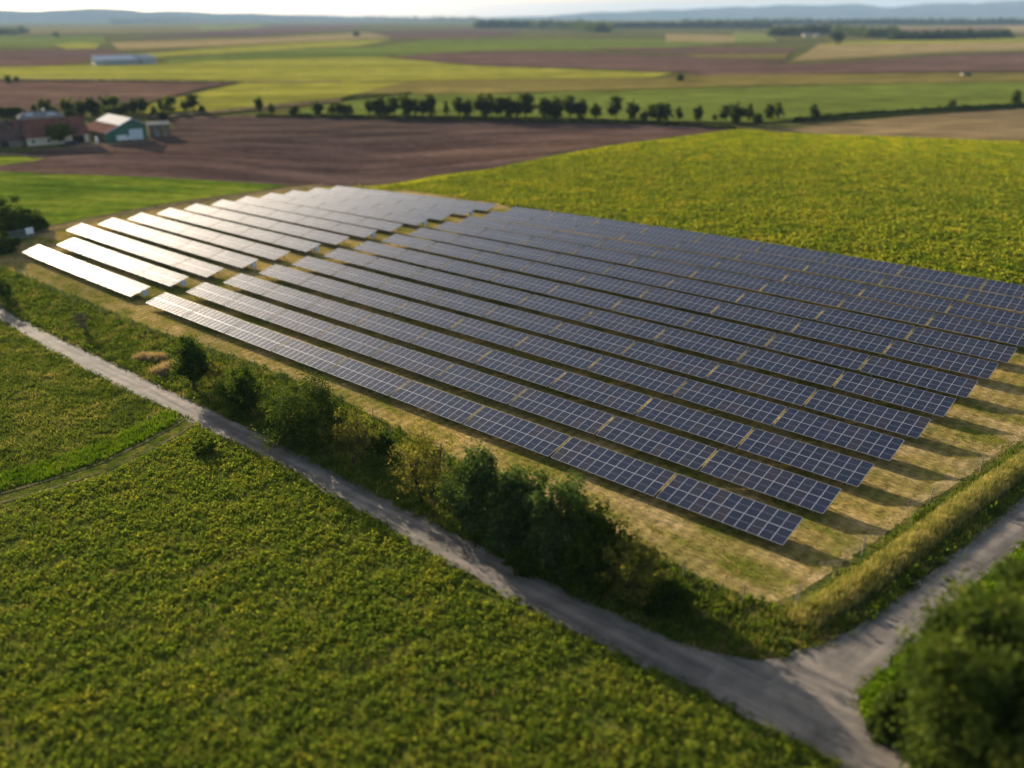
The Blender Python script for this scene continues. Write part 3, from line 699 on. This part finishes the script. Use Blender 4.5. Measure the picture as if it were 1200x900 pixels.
# ---- far trees: a few meshes, each tree its own object with trunk and crown
def make_kind(seed, mat, cone, cb, asp=.7, size=.42, n=26):
    me, C = crown_mesh('crown', (1.9, 1.9, 8*(1-cb)/2*1.02), 8*(cb+(1-cb)/2), n, 38, size, .35, .36, mat, cone=cone, asp=asp, seed=seed)
    random.seed(seed); return me, trunk_mesh('trunk', 6.6, .2, [tuple(c) for c in C], 5)
L_F1 = leaf_mat('far_dark_leaves', [(0, (.022, .038, .008)), (.5, (.045, .068, .012)), (1, (.10, .12, .022))], .35)
L_F2 = leaf_mat('far_green_leaves', [(0, (.04, .065, .010)), (.5, (.085, .115, .016)), (1, (.16, .18, .028))], .4)
KINDS = [make_kind(60+i, L_F1 if i < 4 else L_F2, (.1, .4, .2, .0, .25, .1, .35, .05)[i], (.12, .05, .2, .1, .15, .2, .1, .25)[i]) for i in range(8)]
KW = ['rounded dark', 'pointed dark', 'tall dark', 'broad dark', 'slim green', 'rounded green', 'pointed green', 'bushy green']
def far_tree(i, px, base, hp, wp, label, group, kind=None):
    P = at(px, base); H = height_at(P, px, base-hp); k = i % 8 if kind is None else kind
    root = empty('tree', P, i*1.7); tag(root, label.format(KW[k]), 'tree', group)
    s = H/8; sw = wp*mpp(P)/2/2.2
    for nm, me in zip(('crown', 'trunk'), KINDS[k]):
        o = bpy.data.objects.new(nm, me); COL.objects.link(o); o.parent = root; o.scale = (sw, sw, s)
row = [(304, 132, 17, 8), (319, 134, 12, 8), (346, 136, 11, 12), (373, 136, 15, 12), (389, 136, 14, 9), (397, 136, 14, 9), (404, 136, 13, 9), (411, 136, 13, 8), (433, 136, 17, 10), (444, 137, 22, 15), (452, 137, 13, 10), (462, 137, 21, 14), (477, 137, 23, 14), (486, 137, 20, 10), (495, 137, 18, 12), (505, 137, 25, 12),
       (523, 137, 18, 7), (538, 138, 22, 14), (547, 138, 20, 12), (568, 139, 26, 21), (587, 139, 23, 15), (597, 139, 23, 14), (605, 139, 20, 12), (616, 139, 27, 18), (638, 139, 23, 14), (650, 140, 23, 17), (668, 140, 25, 18), (680, 140, 22, 14), (698, 140, 18, 12), (721, 141, 26, 15), (741, 141, 20, 13),
       (754, 143, 12, 9), (763, 142, 18, 10), (773, 143, 21, 14), (781, 143, 21, 12), (795, 143, 16, 8), (817, 143, 18, 10), (837, 142, 8, 6), (850, 143, 18, 13), (862, 146, 22, 16), (876, 143, 20, 12), (887, 147, 13, 10), (901, 141, 18, 10), (911, 140, 19, 11), (953, 141, 17, 10)]
for i, (x, y, h_, wd) in enumerate(row):
    n = i+1; side = (ORD[i]+' from the left end' if n <= 20 else ORD[len(row)-n]+' from the right end' if len(row)-n < 20 else ORD[n-21]+' past the twentieth from the left')
    far_tree((i*5+i//3), x, y, h_, wd*1.15, '{} tree '+side+' of the field hedgerow', 'trees in the hedgerow behind the ploughed field', kind=(i*5+i//3) % 4 if wd > 12 else None)
farm_t = [(54, 137, 19, 13), (61, 137, 12, 12), (79, 134, 20, 12), (87, 134, 12, 8), (81, 138, 9, 16), (97, 137, 18, 12), (108, 137, 21, 17), (114, 137, 12, 10), (127, 130, 16, 14), (137, 131, 18, 14), (128, 136, 13, 14), (138, 137, 11, 11), (148, 136, 15, 18), (158, 135, 18, 10), (169, 135, 19, 14), (181, 135, 10, 8), (189, 131, 14, 6), (199, 132, 19, 14), (217, 131, 14, 8), (227, 131, 19, 14), (237, 133, 9, 8), (192, 140, 9, 14), (41, 134, 11, 6), (148, 140, 6, 12)]
for i, (x, y, h_, wd) in enumerate(farm_t):
    where = ('behind the grey roofed house' if x < 95 else 'behind the green barn' if x < 165 else 'right of the green barn')
    n_ = sum(1 for q in farm_t[:i] if (q[0] < 95) == (x < 95) and (q[0] < 165) == (x < 165))
    far_tree(i*3+1, x, y, h_, wd*1.15, '{} tree '+where+', '+ORD[n_]+' of the farm trees there', 'trees around the farm', kind=(i*3+1) % 8)
for i, (x, y, h_, wd, lab) in enumerate(((10, 98, 9, 7, 'small {} tree beside the pale country road at left'), (20, 97, 7, 7, 'faint {} tree right of the road tree at left'),
    (1188, 126, 20, 12, '{} tree at the right edge of the hedge'), (1115, 128, 12, 10, 'faint {} tree over the right hedge'), (797, 96, 9, 8, 'lone {} tree past the yellow field'),
    (980, 52, 14, 16, 'lone {} tree on the pale fields by the far village'), (1134, 90, 4, 8, 'tiny {} tree on the field edge at right'), (66, 44, 7, 8, 'lone {} tree on the far olive field'), (418, 43, 6, 8, 'small {} tree on the far brown strip'))):
    far_tree(i*2+1, x, y, h_, wd, lab, None)
pl = plant('round_tree', 71, 168, 145, 30, 'round green tree in front of the red roofed barn', 'tree', 'tree', L_F2, .8, .35, None, 71, lowc=.15)

# hedges and far woods
def hedge(name, pts, wpx, hpx_, mat, n, size, label, kind=None, cat=None):
    C = []; W = [at(*p) for p in pts]
    for _ in range(n):
        i = rng.integers(len(W)-1); q = W[i]+(W[i+1]-W[i])*rng.random(); m = mpp(q); d = np.hypot(q[0], q[1])
        hh = hpx_*m*(.55+.6*rng.random()); C.append(q+np.array([rng.normal(0, wpx*m), rng.normal(0, wpx*m), hh*rng.random()**.6]))
    C = np.array(C); V, F = leaves(C, size, .1); o = link(name, npmesh(name, V, F), mat)
    tag(o, label, cat, None, kind); return o
hedge('hedge', [(930, 143), (1000, 137), (1080, 132), (1150, 128), (1260, 122)], .8, 4, L_F1, 2600, 1.1, 'dark hedge on the edge of the dry brown field', cat='hedge')
hedge('hedge', [(300, 137), (420, 139), (600, 142), (760, 146), (862, 151)], .4, 2.0, L_F1, 3000, .6, 'low dark hedge along the far edge of the ploughed field', cat='hedge')
hedge('hedge', [(400, 119), (440, 115), (482, 111)], .4, 2.2, L_F1, 900, .9, 'short dark hedge beside the country road', cat='hedge')
hedge('hedge', [(-30, 96), (100, 96.5), (285, 98)], .2, 1.8, L_F1, 1500, 1.0, 'thin dark hedge below the pale country road', cat='hedge')
hedge('hedge', [(240, 132), (175, 138)], .5, 3, L_F1, 700, .7, 'low hedge right of the farm trees', cat='hedge')
hedge('hedge', [(0, 137), (28, 137)], 1.2, 10, L_F1, 1500, .7, 'broad dark hedge behind the dark farm roof', cat='hedge')
for nm, pts, wpx_, hp, n, sz, lab in (
    ('far_woods', [(560, 33), (620, 33), (680, 35), (705, 38)], 3, 6, 2400, 14, 'dark wood on the plain near the picture centre'),
    ('far_woods', [(700, 33), (790, 33), (900, 33)], 2, 4, 1500, 14, 'dark tree belt before the blue hills'),
    ('far_woods', [(905, 42), (940, 40), (975, 40), (1020, 44), (1050, 42)], 2, 6, 1300, 10, 'trees around the far village'),
    ('far_woods', [(1048, 47), (1100, 46), (1180, 44)], 2, 5, 1300, 9, 'dark tree belt at the right on the plain'),
    ('far_woods', [(-40, 41), (10, 40), (30, 38)], 2, 4, 500, 9, 'dark tree belt at the far left'),
    ('far_woods', [(130, 27), (260, 25), (420, 24), (560, 25)], 2, 4, 2200, 18, 'woods along the horizon at left'),
    ('far_woods', [(800, 30), (930, 29), (1060, 29), (1200, 29)], 2, 4, 1800, 16, 'woods at the foot of the blue hills')):
    hedge(nm, pts, wpx_, hp, L_F1, n, sz, lab, kind='stuff')

# ------------------------------------------------------------------ farm buildings
RED = field_mat('red_roof_tiles', (.15, .065, .055), (.19, .085, .07), (.23, .11, .09), .3, .8, 4, bump=.3, bdist=.05)
BRN = field_mat('brown_roof_tiles', (.085, .058, .055), (.11, .075, .07), (.14, .10, .09), .3, .8, 4, bump=.3, bdist=.05)
GRY = field_mat('grey_roof_sheet', (.16, .16, .17), (.22, .22, .23), (.28, .28, .29), .3, .8, 4, bump=.2, bdist=.05)
RST = field_mat('red_brown_roof_sheet', (.16, .085, .07), (.20, .11, .09), (.24, .14, .115), .3, .8, 4, bump=.2, bdist=.05)
WHT = plain('white_roof_sheet', (.42, .43, .44), .9, 0, .05); CREAM = plain('cream_render', (.55, .50, .40), .85, 0, .12, .6)
GRN = plain('green_sheet_wall', (.045, .14, .095), .6, 0, .12, .7); DOORW = plain('pale_blue_door', (.52, .60, .66), .5, 0, .05)
TIM = field_mat('weathered_boards', (.13, .10, .08), (.20, .16, .13), (.27, .23, .20), .3, 1.2, 4, rot=0, stretch=(1, 1, .1), bump=.4, bdist=.05)
def frame(A, B):
    """local frame on a building's front wall: u along the front, v away from the viewer"""
    A, B = A.copy(), B.copy(); u = (B-A)[:2]; L = float(np.hypot(*u)); u /= L; v = np.array([-u[1], u[0]])
    if v@A[:2] < 0: v = -v
    return u, v, L
class Bld:
    def __init__(s, name, A, B, label, cat='barn'):
        s.u, s.v, s.L = frame(A, B); s.rz = math.atan2(s.u[1], s.u[0]); s.z = A[2]
        s.o = empty(name, A, s.rz); tag(s.o, label, cat)
        s.flip = 1 if (s.v@np.array([-s.u[1], s.u[0]])) > 0 else -1
    def P(s, x, y, z): return (x, y*s.flip, z)
    def part(s, nm, mat, fn, parent=None):
        b = MB(); fn(b); return b.build(nm, mat, parent or s.o)
    def slab(s, b, q, th=.14):
        q = [Vector(s.P(*p)) for p in q]; n = (q[1]-q[0]).cross(q[2]-q[0]).normalized()
        if n.z < 0: n = -n
        b.prism([p-n*th/2 for p in q], top=[p+n*th/2 for p in q])
    def bx(s, b, x0, x1, y0, y1, z0, z1):
        b.prism([s.P(x0, y0, z0), s.P(x1, y0, z0), s.P(x1, y1, z0), s.P(x0, y1, z0)], z1-z0)
# red-roofed barn: long side to the viewer
A, B = at(15, 173), at(105, 166); b1 = Bld('farm_barn', A, B, 'long cream barn with a red tiled roof and an open doorway')
L, Dp, He, Hr = b1.L, 10.5, 2.9, 8.2
def f(b):
    b1.bx(b, 4.5, L*.78, 0, .3, -.3, He); b1.bx(b, L*.94, L, 0, .3, -.3, He); b1.bx(b, L*.78+.003, L*.94-.003, 0.003, .297, He-.5, He)
    for x in (4.5, L-.3): b.prism([b1.P(x, .304, -.3), b1.P(x+.3, .304, -.3), b1.P(x+.3, Dp, -.3), b1.P(x, Dp, -.3)], He+.3); b.prism([b1.P(x, .304, He), b1.P(x, Dp, He), b1.P(x, Dp/2, Hr-.25)], top=[b1.P(x+.3, .304, He), b1.P(x+.3, Dp, He), b1.P(x+.3, Dp/2, Hr-.25)])
    b1.bx(b, 4.81, L-.31, Dp-.3, Dp-.004, -.3, He)
b1.part('wall', CREAM, f)
b1.part('roof', RED, lambda b: (b1.slab(b, [(4.0, -.5, He-.2), (L+.4, -.5, He-.2), (L+.4, Dp/2, Hr), (1.2, Dp/2, Hr)]), b1.slab(b, [(4.0, Dp+.5, He-.2), (L+.4, Dp+.5, He-.2), (L+.4, Dp/2+.05, Hr), (1.2, Dp/2+.05, Hr)])))
dark_back = b1.part('door', plain('doorway_shade', (.05, .03, .025), .8), lambda b: b1.bx(b, L*.78, L*.94, 2.2, 2.4, -.2, He-.5))  # dark sheet set inside the opening, standing in for the shade within
for x in (.25, .45, .6): w_ = b1.part('window', plain('dark_glass', (.05, .09, .09), .25), lambda b: b1.bx(b, L*x, L*x+1.0, -.03, .02, 1.0, 1.9)); b1.part('frame', WHT, lambda b: b1.bx(b, L*x-.1, L*x+1.1, -.05, .01, .88, .98), w_)
# brown-roofed wing at the left edge
A, B = at(-40, 172), at(14.5, 172.5); b2 = Bld('farm_wing', A, B, 'dark brown roofed farm wing at the left picture edge', 'farm building')
L2 = b2.L
b2.part('wall', plain('dull_brown_wall', (.20, .17, .14), .85), lambda b: b2.bx(b, 0, L2+3, 0, 10, -.3, 2.4))  # dull brown wall, darker than the cream barn
b2.part('roof', BRN, lambda b: (b2.slab(b, [(-1, -.6, 2.3), (L2+4.2, -.6, 2.3), (L2+1.6, 5, 7.9), (-1, 5, 7.9)]), b2.slab(b, [(-1, 10.6, 2.3), (L2+4.2, 10.6, 2.3), (L2+1.6, 5.05, 7.9), (-1, 5.05, 7.9)])))
b2.part('door', DARK, lambda b: b2.bx(b, L2-4, L2-1, -.05, .02, -.2, 2.0))
# grey house behind
A, B = at(24, 146), at(76, 143); b3 = Bld('farm_house', A, B, 'low grey roofed farmhouse with pale roof lights behind the red roof', 'house')
L3 = b3.L
b3.part('wall', CREAM, lambda b: b3.bx(b, 0, L3, 0, 11, -.3, 2.4))
rf = b3.part('roof', GRY, lambda b: (b3.slab(b, [(-.5, -.5, 2.3), (L3+.5, -.5, 2.3), (L3-3, 5.5, 4.3), (2.5, 5.5, 4.3)]), b3.slab(b, [(-.5, 11.5, 2.3), (L3+.5, 11.5, 2.3), (L3-3, 5.55, 4.3), (2.5, 5.55, 4.3)]),
                                   b.poly([b3.P(-.5, -.5, 2.35), b3.P(-.5, 11.5, 2.35), b3.P(2.5, 5.5, 4.35)]), b.poly([b3.P(L3+.5, -.5, 2.35), b3.P(L3+.5, 11.5, 2.35), b3.P(L3-3, 5.5, 4.35)])))
b3.part('roof_light', WHT, lambda b: b3.slab(b, [(2.2, 1.2, 3.02), (5.2, 1.2, 3.02), (5.6, 4.2, 4.02), (3.4, 4.2, 4.02)], .12), rf)
b3.part('roof_light', WHT, lambda b: b3.slab(b, [(L3-6.5, .8, 2.89), (L3-2.2, .8, 2.89), (L3-3.2, 3.4, 3.76), (L3-5, 3.4, 3.76)], .12), rf)
b3.part('chimney', CREAM, lambda b: b3.bx(b, L3*.56, L3*.56+1.2, 5, 6, 4.0, 5.4), rf)
# green barn: broad asymmetric gable to the viewer
A, B = at(126, 167), at(173, 162.5); b4 = Bld('green_barn', A, B, 'green barn with white upper roof, red lower roof and pale door')
L4 = b4.L; D4 = 21; xr = L4*.68; zl, zr, zk = 3.1, 5.0, 7.3; xm = L4*.34; zm = zl+(zk-zl)*xm/xr; xo = 2.6
def f(b):
    base = [(0, 0, -.3), (L4, 0, -.3), (L4, 0, zr), (xr, 0, zk), (0, 0, zl)]
    b.prism([b4.P(*p) for p in base], top=[b4.P(p[0], .25, p[2]) for p in base])
    b.prism([b4.P(p[0], D4-.25, p[2]) for p in base], top=[b4.P(p[0], D4, p[2]) for p in base])
    b4.bx(b, 0, .2, .252, D4-.252, -.3, zl-.02); b4.bx(b, L4-.2, L4, .252, D4-.252, -.3, zr-.02)
b4.part('wall', GRN, f)
rw = b4.part('roof', RST, lambda b: (b4.slab(b, [(-.5, -.4, zl-.1), (xm, -.4, zm+.06), (xm, D4+.4, zm+.06), (-.5, D4+.4, zl-.1)]), b4.slab(b, [(L4+.4, -.4, zr-.05), (xr, -.4, zk+.08), (xr, D4+.4, zk+.08), (L4+.4, D4+.4, zr-.05)])))
b4.part('upper_roof', WHT, lambda b: b4.slab(b, [(xm, -.4, zm+.12), (xr, -.4, zk+.14), (xr, D4+.4, zk+.14), (xm, D4+.4, zm+.12)], .16))
b4.part('verge_board', WHT, lambda b: (b4.slab(b, [(-.5, -.55, zl-.12), (xr, -.55, zk), (xr, -.42, zk), (-.5, -.42, zl-.12)], .3), b4.slab(b, [(L4+.4, -.55, zr-.1), (xr, -.55, zk), (xr, -.42, zk), (L4+.4, -.42, zr-.1)], .3)))
dd = b4.part('door', DOORW, lambda b: b4.bx(b, L4*.56, L4*.90, -.10, -.003, 0, 3.7))
b4.part('door_frame', GRN, lambda b: (b4.bx(b, L4*.545, L4*.558, -.14, -.003, 0, 3.8), b4.bx(b, L4*.902, L4*.915, -.14, -.003, 0, 3.8)), dd)
b4.part('side_door', plain('rusty_door', (.14, .07, .05), .8), lambda b: (b4.bx(b, -.06, -.004, 2, 7, 0, 2.4), b4.bx(b, -.06, -.004, 10, 14, 0, 2.4)))
# timber shed
A, B = at(174, 162), at(201, 160.5); b5 = Bld('timber_shed', A, B, 'weathered board shed at the right of the green barn', 'shed')
L5 = b5.L
b5.part('wall', TIM, lambda b: b5.bx(b, .6, L5, .5, 7, -.3, 4.4))
for x in np.linspace(.6, L5-.4, 14):
    pass
b5.part('roof', GRY, lambda b: b5.slab(b, [(.3, .2, 4.45), (L5+.3, .2, 4.45), (L5+.3, 7.3, 5.0), (.3, 7.3, 5.0)]))
b5.part('door', plain('faded_blue_door', (.16, .20, .22), .8), lambda b: b5.bx(b, L5*.32, L5*.52, .42, .497, 0, 2.5))
b5.part('door', plain('brown_door', (.17, .09, .05), .8), lambda b: b5.bx(b, L5*.55, L5*.66, .42, .497, 0, 2.9))
# far long building and a few far houses
A, B = at(112, 77), at(165, 75.5); b6 = Bld('livestock_shed', A, B, 'long low white shed far out on the plain at left', 'shed')
L6 = b6.L
b6.part('wall', plain('pale_shed_wall', (.34, .35, .38), .7), lambda b: b6.bx(b, 0, L6, 0, 20, -.3, 4.5))
b6.part('roof', plain('pale_shed_roof', (.55, .56, .60), .6), lambda b: (b6.slab(b, [(-1, -1, 4.4), (L6+1, -1, 4.4), (L6+1, 10, 8.0), (-1, 10, 8.0)], .3), b6.slab(b, [(-1, 21, 4.4), (L6+1, 21, 4.4), (L6+1, 10.1, 8.0), (-1, 10.1, 8.0)], .3)))
b6.part('door', WHT, lambda b: b6.bx(b, 2, 8, -.2, -.02, 0, 4.2))
A, B = at(165, 75.5), at(182, 74.5); b7 = Bld('livestock_shed', A, B, 'short bright white shed at the right end of the long shed', 'shed')
b7.part('wall', WHT, lambda b: b7.bx(b, 1, b7.L, -2, 16, -.3, 5.0)); b7.part('roof', WHT, lambda b: (b7.slab(b, [(0, -3, 4.9), (b7.L+1, -3, 4.9), (b7.L+1, 7, 8), (0, 7, 8)], .3), b7.slab(b, [(0, 17, 4.9), (b7.L+1, 17, 4.9), (b7.L+1, 7.1, 8), (0, 7.1, 8)], .3)))
for i, (x, y, wd, lab) in enumerate(((946, 43, 9, 'pale far village house left of the lone tree'), (958, 42.5, 7, 'small white far village house beside the pale one'), (1131, 89, 7, 'tiny pale hut on the field edge at right'), (1004, 40, 8, 'pale far village house right of the lone tree'))):
    A, B = at(x-wd/2, y), at(x+wd/2, y); bb = Bld('far_house', A, B, lab, 'house'); Lh = bb.L; k = Lh/12
    bb.part('wall', CREAM, lambda b: bb.bx(b, 0, Lh, 0, Lh*.7, -.3, 4*k)); bb.part('roof', GRY, lambda b: (bb.slab(b, [(-.4, -.4, 3.9*k), (Lh+.4, -.4, 3.9*k), (Lh+.4, Lh*.35, 6.8*k), (-.4, Lh*.35, 6.8*k)], .2), bb.slab(b, [(-.4, Lh*.7+.4, 3.9*k), (Lh+.4, Lh*.7+.4, 3.9*k), (Lh+.4, Lh*.36, 6.8*k), (-.4, Lh*.36, 6.8*k)], .2)))

# white van before the green barn, parked car by the red barn, white tank
VW = plain('white_paint', (.75, .77, .8), .3, 0, .03); TYRE = plain('tyre', (.02, .02, .02), .9); CARP = plain('dark_blue_paint', (.04, .05, .09), .3, .2)
def vehicle(name, P, rz, L, W, H, mat, label, cat, bonnet):
    root = empty(name, P, rz); tag(root, label, cat)
    prof = [(-L/2, .35), (L/2, .35), (L/2, .35+H*.32), (L/2-bonnet*.35, .35+H*.45), (L/2-bonnet*.9, .35+H*.5), (L/2-bonnet*1.35, H), (-L/2+.15, H), (-L/2, H*.9)]
    b = MB(); b.prism([(x, -W/2, z) for x, z in prof], top=[(x, W/2, z) for x, z in prof]); b.build('body', mat, root)
    b = MB(); b.poly([(L/2-bonnet*.93, -W*.42, .37+H*.52), (L/2-bonnet*.93, W*.42, .37+H*.52), (L/2-bonnet*1.31, W*.40, H*.97), (L/2-bonnet*1.31, -W*.40, H*.97)])
    for s_ in (-1, 1): b.box((L/2-bonnet*1.35-.5, s_*(W/2+.005), H*.75), (.9, .02, H*.26))
    b.build('window', plain('vehicle_glass', (.02, .025, .03), .15), root)
    for x in (-L*.3, L*.32):
        for s_ in (-1, 1):
            b = MB(); b.tube((x, s_*(W/2-.2), .34), (x, s_*(W/2+.02), .34), .34, n=14); wh = b.build('wheel', TYRE, root)
            b = MB(); b.tube((x, s_*(W/2+.02), .34), (x, s_*(W/2+.035), .34), .19, n=10); b.build('rim', STEEL, wh)
    for s_ in (-1, 1): b = MB(); b.box((L/2+.01, s_*W*.36, .35+H*.27), (.03, .25, .16)); b.build('headlight', WHT, root)
q = at(146.5, 165.5); q[2] = Tf(q[0], q[1])+.11
vehicle('parked_van', q, b4.rz+.2, 4.9, 1.9, 2.0, VW, 'white van parked before the green barn door', 'van', 1.0)
q = at(85, 170.5); q[2] = Tf(q[0], q[1])+.11
vehicle('parked_car', q, b1.rz+.3, 4.2, 1.75, 1.45, CARP, 'dark car parked beside the round tree at the farm', 'car', 1.3)
q = at(114, 167.8); root = empty('water_tank', q); tag(root, 'white upright water tank at the green barn side', 'tank')
b = MB(); b.tube((0, 0, -.1), (0, 0, 1.9), .5, n=16); b.build('body', VW, root); b = MB(); b.tube((0, 0, 1.9), (0, 0, 2.15), .48, .18, 16); b.build('lid', VW, root)

# ------------------------------------------------------------------ ground cover
rng = np.random.default_rng(99)
RWp = RW
GR1 = leaf_mat('meadow_blades', [(0, (.035, .055, .008)), (.4, (.075, .11, .012)), (.68, (.135, .165, .025)), (.86, (.22, .20, .06)), (1, (.30, .25, .10))], .35, .3, 1.0)
GR2 = leaf_mat('lush_blades', [(0, (.06, .13, .004)), (.5, (.11, .20, .006)), (1, (.19, .26, .010))], .3, .3)
GR3 = leaf_mat('dry_blades', [(0, (.10, .14, .015)), (.35, (.22, .20, .045)), (.65, (.36, .27, .11)), (1, (.50, .37, .19))], .35, .5, .9)
GR4 = leaf_mat('pale_bank_blades', [(0, (.12, .14, .03)), (.35, (.22, .215, .06)), (.7, (.34, .30, .11)), (1, (.46, .38, .19))], .35, .6, 1.0)
CR1 = leaf_mat('crop_leaves', [(0, (.035, .07, .010)), (.28, (.08, .14, .014)), (.52, (.14, .19, .02)), (.78, (.25, .25, .03)), (1, (.38, .34, .04))], .4, .35, .45)
CR2 = leaf_mat('mustard_leaves', [(0, (.06, .11, .006)), (.3, (.14, .20, .008)), (.6, (.25, .265, .02)), (1, (.40, .34, .03))], .25, .12)
RD = leaf_mat('tan_reed_plumes', [(0, (.24, .17, .10)), (.5, (.36, .26, .17)), (1, (.50, .38, .26))], .3)
holes = [RW]
Pm, Pc, Pv, Pe, Ps = (world_poly(q) for q in (meadow, crop, verge, east, site))
LTR = world_poly([(x, y-1) for x, y in lt]+[(x+8, y+13) for x, y in reversed(lt)])
X, Y, Z = scatter(Pm, 7, holes=[RW, LTR]); tufts('meadow_grass', X, Y, Z, GR1, (.12, .55), 7, .07, .6, 'rough mixed green meadow grass left of the track', .25)
X, Y, Z = scatter(Pc, 11, holes=[RW, LTR]); dn = np.sin(X*.9+2*np.sin(Y*.5))+np.sin(Y*1.1+1.7*np.sin(X*.4))+rng.normal(0, .6, len(X)); kk = dn > -1.1; X, Y, Z = X[kk], Y[kk], Z[kk]
plants('crop_plants', X, Y, Z, CR1, .078, 15, .30, .34, 'yellow green leafy crop in the near field')
X, Y, Z = scatter(Pc, 3, holes=[RW, LTR]); tufts('crop_grass', X, Y, Z, GR1, (.2, .55), 6, .06, .5, 'green grass between the crop plants', .2)
X, Y, Z = scatter(Pv, 9, holes=[RW]); kk = seg_d(X, Y, BW) > 1.15; X, Y, Z = X[kk], Y[kk], Z[kk]; Z = Z+bank_h(X, Y)*.95; tufts('verge_grass', X, Y, Z, GR1, (.15, .7), 7, .06, .55, 'rough verge grass between road and fence', .22)
X, Y, Z = scatter(Pv, 1.2, holes=[RW]); kk = seg_d(X, Y, BW) > 1.6; X, Y, Z = X[kk], Y[kk], Z[kk]; Z = Z+bank_h(X, Y)*.9; plants('verge_weeds', X, Y, Z, L_MD, .13, 16, .4, .6, 'low weeds in the verge')
k = seg_d(*scatter(Pv, .1)[:2], BW)
X, Y, Z = scatter(Pv, 60, holes=[RW]); d_ = seg_d(X, Y, BW); kk = d_ < 1.1; X, Y, Z = X[kk], Y[kk], (Z+bank_h(X, Y)*.95)[kk]
tufts('bank_grass', X, Y, Z, GR4, (.25, .65), 6, .035, .3, 'tall pale grass on the bank', .12)
X, Y, Z = scatter(Ps, 8, fade=lambda r: np.clip(1.5-r/160, .15, 1)); tufts('mown_grass', X, Y, Z, GR3, (.05, .2), 5, .05, .8, 'short dry mown grass in the solar farm', .22)
X, Y, Z = scatter(Ps, 1.2, fade=lambda r: np.clip(1.5-r/160, .15, 1)); nz = np.sin(X*.31+1.3*np.sin(Y*.23))+np.sin(Y*.37+X*.11); kk = nz > .35
tufts('green_grass_patches', X[kk], Y[kk], Z[kk], GR2, (.08, .25), 7, .07, .7, 'green grass patches in the solar farm', .3)
X, Y, Z = scatter(Pe, 10, holes=[RW]); tufts('field_grass', X, Y, Z, GR2, (.2, .5), 6, .06, .5, 'bright green grass right of the road', .2)
LU = world_poly([(x+2, y-22) for x, y in lt[1:]]+[(x, y-2) for x, y in reversed(lt[1:])])
X, Y, Z = scatter(LU, 14, holes=[RW]); tufts('track_edge_grass', X, Y, Z, GR2, (.25, .6), 6, .06, .4, 'lush grass strip along the track', .2)
Pmu = world_poly([(407, 220), (577, 199), (760, 167), (862, 154), (1290, 171), (1290, 352), (1120, 324), (900, 292), (690, 255), (600, 242), (470, 223)])
X, Y, Z = scatter(Pmu, 2.4, fade=lambda r: np.clip(1.9-r/170, .06, 1)); plants('mustard_plants', X, Y, Z, CR2, .24, 7, .5, .6, 'yellow green crop plants behind the solar rows')
Pg = world_poly([(-40, 203), (130, 208), (325, 219), (240, 231), (100, 254), (45, 266), (-40, 284)])
X, Y, Z = scatter(Pg, .9, fade=lambda r: np.clip(1.9-r/190, .1, 1)); tufts('winter_crop', X, Y, Z, GR2, (.15, .35), 6, .12, .6, 'bright green young crop', .4)
X, Y, Z = scatter(RW, .05); kk = rng.random(len(X)) < .4; tufts('road_weeds', X[kk], Y[kk], Z[kk]+.05, GR1, (.06, .2), 16, .05, .8, 'small weeds growing in the gravel road', .3)
X, Y, Z = scatter(RW, 14); e_ = seg_d(X, Y, np.vstack([RW, RW[:1]])); kk = e_ < .32; tufts('road_edge_grass', X[kk], Y[kk], Z[kk]+.03, GR1, (.1, .35), 6, .05, .6, 'ragged grass creeping over the road edges', .15)
# tan reed clumps by the round tree
for i, (x, y, lab) in enumerate(((170, 421, 'tan feathery reed clump nearer the fence'), (186, 422, 'tan reed clump beside the round tree'), (190, 437, 'tan reed clump nearest the road'), (200, 432, 'small tan reed clump at the foot of the round tree'))):
    P = at(x, y); n = 240; r_ = np.random.default_rng(200+i); rr = r_.normal(0, .55, (n, 2)); X, Y = P[0]+rr[:, 0], P[1]+rr[:, 1]*.7
    o = tufts('reed_clump', X-P[0], Y-P[1], T(X, Y)-P[2], RD, (.7, 1.3), 4, .035, .3); o.location = P; del o['kind']; tag(o, lab, 'reeds', 'tan reed clumps on the verge')
